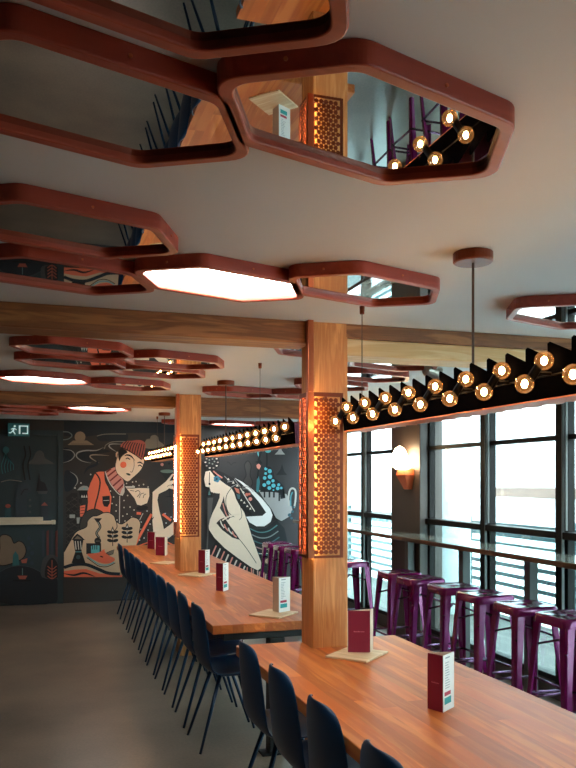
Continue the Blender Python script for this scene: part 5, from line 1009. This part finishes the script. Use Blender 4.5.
for i, (x, y, a, lab) in enumerate(stools):
    s = st0 if i == 0 else dup(st0, (0, 0, 0))
    s.location = (x, y, 0); s.rotation_euler = (0, 0, a); tag(s, lab, 'stool', 'plum bar stools at the window counter')

# ------------------------------------------------------------------ menus and boards on the tables
def board(x, y, rz, label, w=.235, d=.205):
    m = MB(); m.box((-w / 2, -d / 2, 0), (w / 2, d / 2, .009), M['board'])
    o = m.build('serving_board', bevel=.002, loc=(x, y, .7505)); o.rotation_euler = (0, 0, rz); return tag(o, label, 'board', 'pale boards under the menus')
board(1.385, 3.29, .72, 'pale square board under the burgundy menu by the front column')
board(1.335, 4.445, .75, 'pale square board under the white menu at the far table end')
board(1.275, 6.49, .75, 'pale square board at the foot of the rear column', .25, .22)
board(1.17, 7.49, .75, 'pale square board beyond the rear column')
def menu(L, Mi, Rr, z, label, left, right, h=.195):
    cx = (L[0] + Mi[0] + Rr[0]) / 3; cy = (L[1] + Mi[1] + Rr[1]) / 3
    t = thing('menu_stand', label, 'menu', (cx, cy, z), 0, 'folded menus standing on the tables')
    P = [(p[0] - cx, p[1] - cy) for p in (L, Mi, Rr)]
    def panel(name, a, b, mat, parent=None):
        a = Vector(a); b = Vector(b); d = (b - a).normalized(); n = Vector((d.y, -d.x)); th = .0012
        m = MB(); q = [a - n * th, b - n * th, b, a]; m.prism([tuple(v) for v in q], 0, h, mat); return m.build(name, t), a, b, n
    def marks(par, a, b, n, rects):
        for nm, mat, rs in rects:
            m = MB()
            for (u0, u1, v0, v1) in rs:
                p = [a + (b - a) * u0 + n * .0004, a + (b - a) * u1 + n * .0004]
                m.add([(p[0].x, p[0].y, v0 * h), (p[1].x, p[1].y, v0 * h), (p[1].x, p[1].y, v1 * h), (p[0].x, p[0].y, v1 * h)], [(0, 1, 2, 3)], mat)
            m.build(nm, par, recalc=False)
    white_marks = [('red_block', M['red_ink'], [(.12, .68, .27, .34)]), ('teal_block', M['teal_ink'], [(.12, .72, .12, .24)]), ('menu_text', M['ink'], [(.18, .18 + random.uniform(.2, .45), .40 + .045 * k, .412 + .045 * k) for k in range(11)] + [(.2, .6, .93, .955)])]
    burg_marks = [('title_text', M['ink_pink'], [(.28 + .06 * k, .28 + .06 * k + .042, .485, .505 + (.008 if k in (0, 3) else 0)) for k in range(8)])]
    for (a, b, mat, nm) in ((P[0], P[1], left, 'left'), (P[1], P[2], right, 'right')):
        pn = {'burgundy': 'burgundy_panel', 'card': 'white_panel', 'kraft': 'beige_panel'}[mat]
        o, aa, bb, nn = panel(pn, a, b, M[mat])
        if mat == 'card': marks(o, aa, bb, nn, white_marks)
        if mat == 'burgundy': marks(o, aa, bb, nn, burg_marks)
    panel('back_panel', P[2], P[0], M['kraft'])
    return t
menu((1.298, 2.452), (1.325, 2.389), (1.397, 2.440), .7505, 'burgundy and white folded menu nearest the camera, on bare wood', 'burgundy', 'card')
menu((1.352, 3.325), (1.450, 3.290), (1.489, 3.345), .7600, 'burgundy folded menu on a pale board beside the front column', 'burgundy', 'kraft', .19)
menu((1.350, 4.515), (1.366, 4.440), (1.452, 4.486), .7600, 'white folded menu on a pale board at the far table end', 'kraft', 'card', .205)
menu((1.226, 5.532), (1.263, 5.466), (1.322, 5.545), .7505, 'burgundy and white menu on bare far table before rear column', 'burgundy', 'card', .20)
menu((1.300, 6.560), (1.345, 6.490), (1.400, 6.560), .7600, 'burgundy and white menu on the board at the rear column', 'burgundy', 'card')
menu((1.190, 8.33), (1.275, 8.24), (1.320, 8.35), .7505, 'burgundy menu beyond the rear column, nearer of two', 'burgundy', 'kraft')
menu((1.215, 9.16), (1.285, 9.06), (1.320, 9.16), .7505, 'burgundy menu at the mural end, farther of two', 'burgundy', 'kraft')

# ------------------------------------------------------------------ hexagonal ceiling frames
AX = math.radians(18)
def hexpoly(e):
    """stretched hexagon, every edge moved outwards by e"""
    a, L, w = .195, .37, .192
    P = [Vector(v) for v in ((-L, 0), (-a, -w), (a, -w), (L, 0), (a, w), (-a, w))]; out = []
    for i in range(6):
        d0 = (P[i] - P[i - 1]).normalized(); d1 = (P[(i + 1) % 6] - P[i]).normalized()
        n0 = Vector((d0.y, -d0.x)); n1 = Vector((d1.y, -d1.x))
        out.append(tuple(P[i] + (n0 + n1) * (e / (1 + n0.dot(n1)))))
    return out
def make_hex(lit):
    t = thing('ceiling_mirror' if not lit else 'ceiling_light_panel', 'x', 'mirror' if not lit else 'ceiling light')
    out = rounded(hexpoly(0), .06, 6); inn = rounded(hexpoly(-.028), .045, 6); mid = rounded(hexpoly(-.012), .05, 6)
    m = MB(); m.ring(out, inn, -.046, 0, M['red_frame']); m.build('frame', t, bevel=.004)
    m = MB(); m.prism(rounded(hexpoly(-.024), .047, 6), -.030, -.025, M['panel'] if lit else M['mirror']); m.build('light_diffuser' if lit else 'mirror_glass', t)
    for k in range(6):
        m = MB(); a, b = Vector(hexpoly(0)[k]), Vector(hexpoly(0)[(k + 1) % 6]); c = (a + b) / 2; n = Vector(((b - a).y, -(b - a).x)).normalized()
        m.tube([(c.x, c.y, -.025), (c.x + n.x * .003, c.y + n.y * .003, -.025)], .004, M['copper'], 8); m.build('screw', t)
    return t
HEX = [
(0.658, 1.475, 0, 0, 'large ceiling mirror reflecting the lit column, upper middle of the ceiling', 1.04),
(0.09, 1.55, 0, 0, 'ceiling mirror at upper left, touching the topmost mirror', 1.03),
(0.125, 1.045, 0, 0.01, 'topmost ceiling mirror, cut off by the top of the photo'),
(0.08, 2.33, 0, 0, 'left ceiling mirror nearer of the pair beside the first lit panel'),
(0.08, 2.85, 0, 0, 'left ceiling mirror farther of the pair beside the first lit panel'),
(0.65, 2.79, 1, 0, 'lit white hexagonal panel nearest the camera'),
(1.18, 2.71, 0, 0, 'ceiling mirror directly right of the nearest lit panel'),
(2.22, 2.88, 0, 0, 'ceiling mirror cut off by the right side of the photo'),
(0.19, 4.47, 0, 0, 'left mirror just beyond the front beam'),
(0.2, 4.97, 0, 0, 'second left mirror beyond the front beam'),
(0.79, 4.75, 0, 0, 'mirror reflecting bulbs beyond the front beam, nearer of two'),
(0.77, 5.24, 0, 0, 'mirror reflecting bulbs beyond the front beam, farther of two'),
(0.05, 5.85, 1, 0, 'lit white hexagonal panel at left between the two beams'),
(0.66, 6.05, 0, 0, 'mirror at the right tip of the middle lit panel'),
(1.54, 4.1, 0, 0, 'mirror just left of the front column behind its beam'),
(2.1, 4.4, 0, 0, 'mirror reflecting green plants right of the front column'),
(2.2, 5.0, 0, 0, 'second mirror right of the front column behind the beam'),
(2.15, 5.6, 0, 0, 'third mirror right of the front column behind the beam'),
(1.6, 6.3, 0, 0, 'flat-looking mirror above the second pendant, left one'),
(2.18, 6.3, 0, 0, 'flat-looking mirror above the second pendant, right one'),
(0.58, 8.05, 1, 0, 'lit white hexagonal panel beyond the far beam, left of rear column'),
(-0.03, 7.95, 0, 0, 'mirror left of the farthest left lit panel'),
(-0.08, 8.38, 0, 0, 'second mirror in the stack beyond the far beam at left'),
(-0.12, 8.82, 0, 0, 'third mirror in the stack beyond the far beam at left'),
(0.47, 8.46, 0, 0, 'mirror just behind the farthest left lit panel'),
(2.4, 9.8, 1, 0, 'lit white hexagonal panel farthest away above the seated woman mural'),
(1.8, 9.82, 0, 0, 'mirror left of the farthest lit panel'),
(3.0, 9.78, 0, 0, 'mirror right of the farthest lit panel'),
(0.65, -0.5, 1, 0, 'added unseen hexagonal fill light behind the camera, over the near table end')]  # last panel is out of view, added to fill the room with light
protos = {}
for (x, y, lit, dz, lab, *sc_) in HEX:
    if lit not in protos: protos[lit] = make_hex(lit); o = protos[lit]
    else: o = dup(protos[lit], (0, 0, 0))
    o.location = (x, y, CZ - dz); o.rotation_euler = (0, 0, AX); o.scale = (sc_[0], sc_[0], 1) if sc_ else (1, 1, 1)
    tag(o, lab, 'ceiling light' if lit else 'mirror', 'lit hexagonal ceiling panels' if lit else 'hexagonal ceiling mirrors')

# ------------------------------------------------------------------ pendant lamps
def pendant(label, x, y0, y1, canopies, pitch=.206, z0=1.78):
    n = int(round((y1 - y0) / pitch)); y1 = y0 + n * pitch
    t = thing('pendant_lamp', label, 'lamp', (x, (y0 + y1) / 2, z0)); oy = (y0 + y1) / 2
    # left plate: sawtooth top edge, two teeth to a bulb pair; leans outwards
    tp = pitch / 2; pts = [(y0 - oy, 0.0), (y1 - oy, 0.0)]
    top = []
    for k in range(2 * n):
        a = y1 - oy - k * tp
        top += [(a, .114), (a - .004, .150), (a - .014, .154), (a - tp + .003, .116)]
    def plate(x_bot, x_top, th, poly, mat, name):
        m = MB(); f = lambda y, z: x_bot + (x_top - x_bot) * z / .15
        q = len(poly); vs = [(f(y, z) - th / 2, y, z) for y, z in poly] + [(f(y, z) + th / 2, y, z) for y, z in poly]
        m.add(vs, [tuple(range(q)), tuple(range(2 * q - 1, q - 1, -1))] + [(i, (i + 1) % q, q + (i + 1) % q, q + i) for i in range(q)], mat)
        return m.build(name, t)
    plate(.0, -.012, .003, pts + top, M['fin'], 'toothed_side')
    plate(.105, .125, .003, [(y0 - oy, .004), (y1 - oy, .004), (y1 - oy, .09), (y0 - oy, .09)], M['plum_sheet'], 'rear_side')
    m = MB(); zz = []
    for k in range(2 * n + 1):
        a = y0 - oy + k * tp; zz += [(.115, a)] + ([(.090, a + tp / 2)] if k < 2 * n else [])
    poly = [(.0, y0 - oy)] + zz + [(.0, y1 - oy)]
    m.prism(poly, -.004, 0, M['copper_under']); m.build('copper_underside', t)
    for s_ in (y0 - oy - .001, y1 - oy + .001):
        m = MB(); m.prism([(0, 0), (.105, 0), (.122, .088), (-.008, .118)], -.0015, .0015, M['plum_sheet'], Matrix.Translation((0, s_, 0)) @ Matrix.Rotation(PI / 2, 4, 'X')); m.build('end_plate', t)
    m = MB()
    m.tube([(-.006, y0 - oy + .02, .062), (-.006, y1 - oy - .02, .062)], .003, M['socket'], 6); m.build('bulb_rail', t)
    bulb = None
    for k in range(n):
        y = y0 - oy + (k + .5) * pitch
        m = MB(); m.tube([(-.070, y - .002, .046), (-.050, y - .018, .086)], .013, M['socket'], 10); m.tube([(-.060, y - .010, .066), (-.004, y - .010, .066)], .006, M['socket'], 6); m.build('socket', t)
        for (bx, by, bz) in ((-.082, y + .004, .036), (-.040, y - .026, .098)):
            if bulb is None:
                m = MB(); m.ball((0, 0, 0), .0265, M['bulb'], 14, 10); bulb = m.build('bulb', t, smooth=True)
                m = MB(); m.ball((0, 0, 0), .0095, M['filament'], 8, 6, 1.3); m.build('filament', bulb)
                bulb.location = (bx, by, bz)
            else:
                b = bulb.copy(); COL.objects.link(b); b.parent = t; b.location = (bx, by, bz)
                for g_ in bulb.children:
                    d_ = g_.copy(); COL.objects.link(d_); d_.parent = b
    for (cy, big, hx) in canopies:
        m = MB()
        if big: m.lathe([(.060, CZ - z0 - .034), (.066, CZ - z0 - .030), (.066, CZ - z0)], M['copper_dark'], 28, Matrix.Translation((hx, cy - oy, 0)))
        else: m.lathe([(.010, CZ - z0 - .035), (.012, CZ - z0)], M['copper_dark'], 12, Matrix.Translation((hx, cy - oy, 0)))
        m.build('canopy', t, bevel=.002)
        m = MB(); m.tube([(hx, cy - oy, .10), (hx, cy - oy, CZ - z0 - .02)], .0045 if big else .002, M['cord'], 8); m.build('hanger', t)
    return t
pendant('long black sawtooth pendant with globe bulbs over the near table', 1.365, .72, 3.40, ((2.283, True, .013), (3.13, False, -.024)))
pendant('long sawtooth pendant with globe bulbs beyond the front column', 1.365, 4.12, 6.60, ((5.81, True, 0), (4.85, False, 0)), z0=1.752)
pendant('farthest sawtooth pendant with globe bulbs near the mural', 1.35, 7.75, 9.8, ((8.75, True, 0), (9.3, False, 0)))

# ------------------------------------------------------------------ sconce and spot
sc = thing('wall_sconce', 'glowing wall sconce with terracotta wedge on the dark pier', 'lamp', (3.385, 6.74, 1.46))
sc.scale = (1.25, 1.25, 1.15)
m = MB(); q = [(-.035, -.035, 0), (.0, -.035, 0), (0, .035, 0), (-.035, .035, 0), (-.085, -.075, .12), (0, -.075, .12), (0, .075, .12), (-.085, .075, .12), (-.075, -.065, .17), (0, -.065, .17), (0, .065, .17), (-.075, .065, .17)]
m.add(q, [(0, 3, 2, 1)] + [(i + 4 * l, (i + 1) % 4 + 4 * l, (i + 1) % 4 + 4 * l + 4, i + 4 * l + 4) for l in range(2) for i in range(4)] + [(8, 9, 10, 11)], M['terracotta']); m.build('wedge_bracket', sc, bevel=.004)
m = MB(); m.lathe([(.03, .168), (.055, .19), (.068, .23), (.062, .28), (.035, .34), (.004, .36)], M['shade'], 20, Matrix.Translation((-.072, .03, 0))); m.ball((-.075, -.075, .215), .052, M['shade'], 16, 10); m.build('glass_shade', sc, smooth=True)
sp = thing('ceiling_spotlight', 'small silver ceiling spotlight beyond the right-hand beam', 'lamp', (2.43, 4.52, CZ))
m = MB(); m.lathe([(.03, -.012), (.03, 0)], M['steel'], 16); m.tube([(0, 0, -.012), (0, 0, -.035)], .008, M['steel']); m.build('mount', sp)
m = MB(); m.lathe([(.030, 0), (.042, .015), (.045, .11), (.030, .12)], M['steel'], 20, Matrix.Translation((.0, .0, -.055)) @ Matrix.Rotation(math.radians(105), 4, 'Y') @ Matrix.Translation((0, 0, -.06))); m.build('lamp_head', sp, smooth=False, bevel=.002)
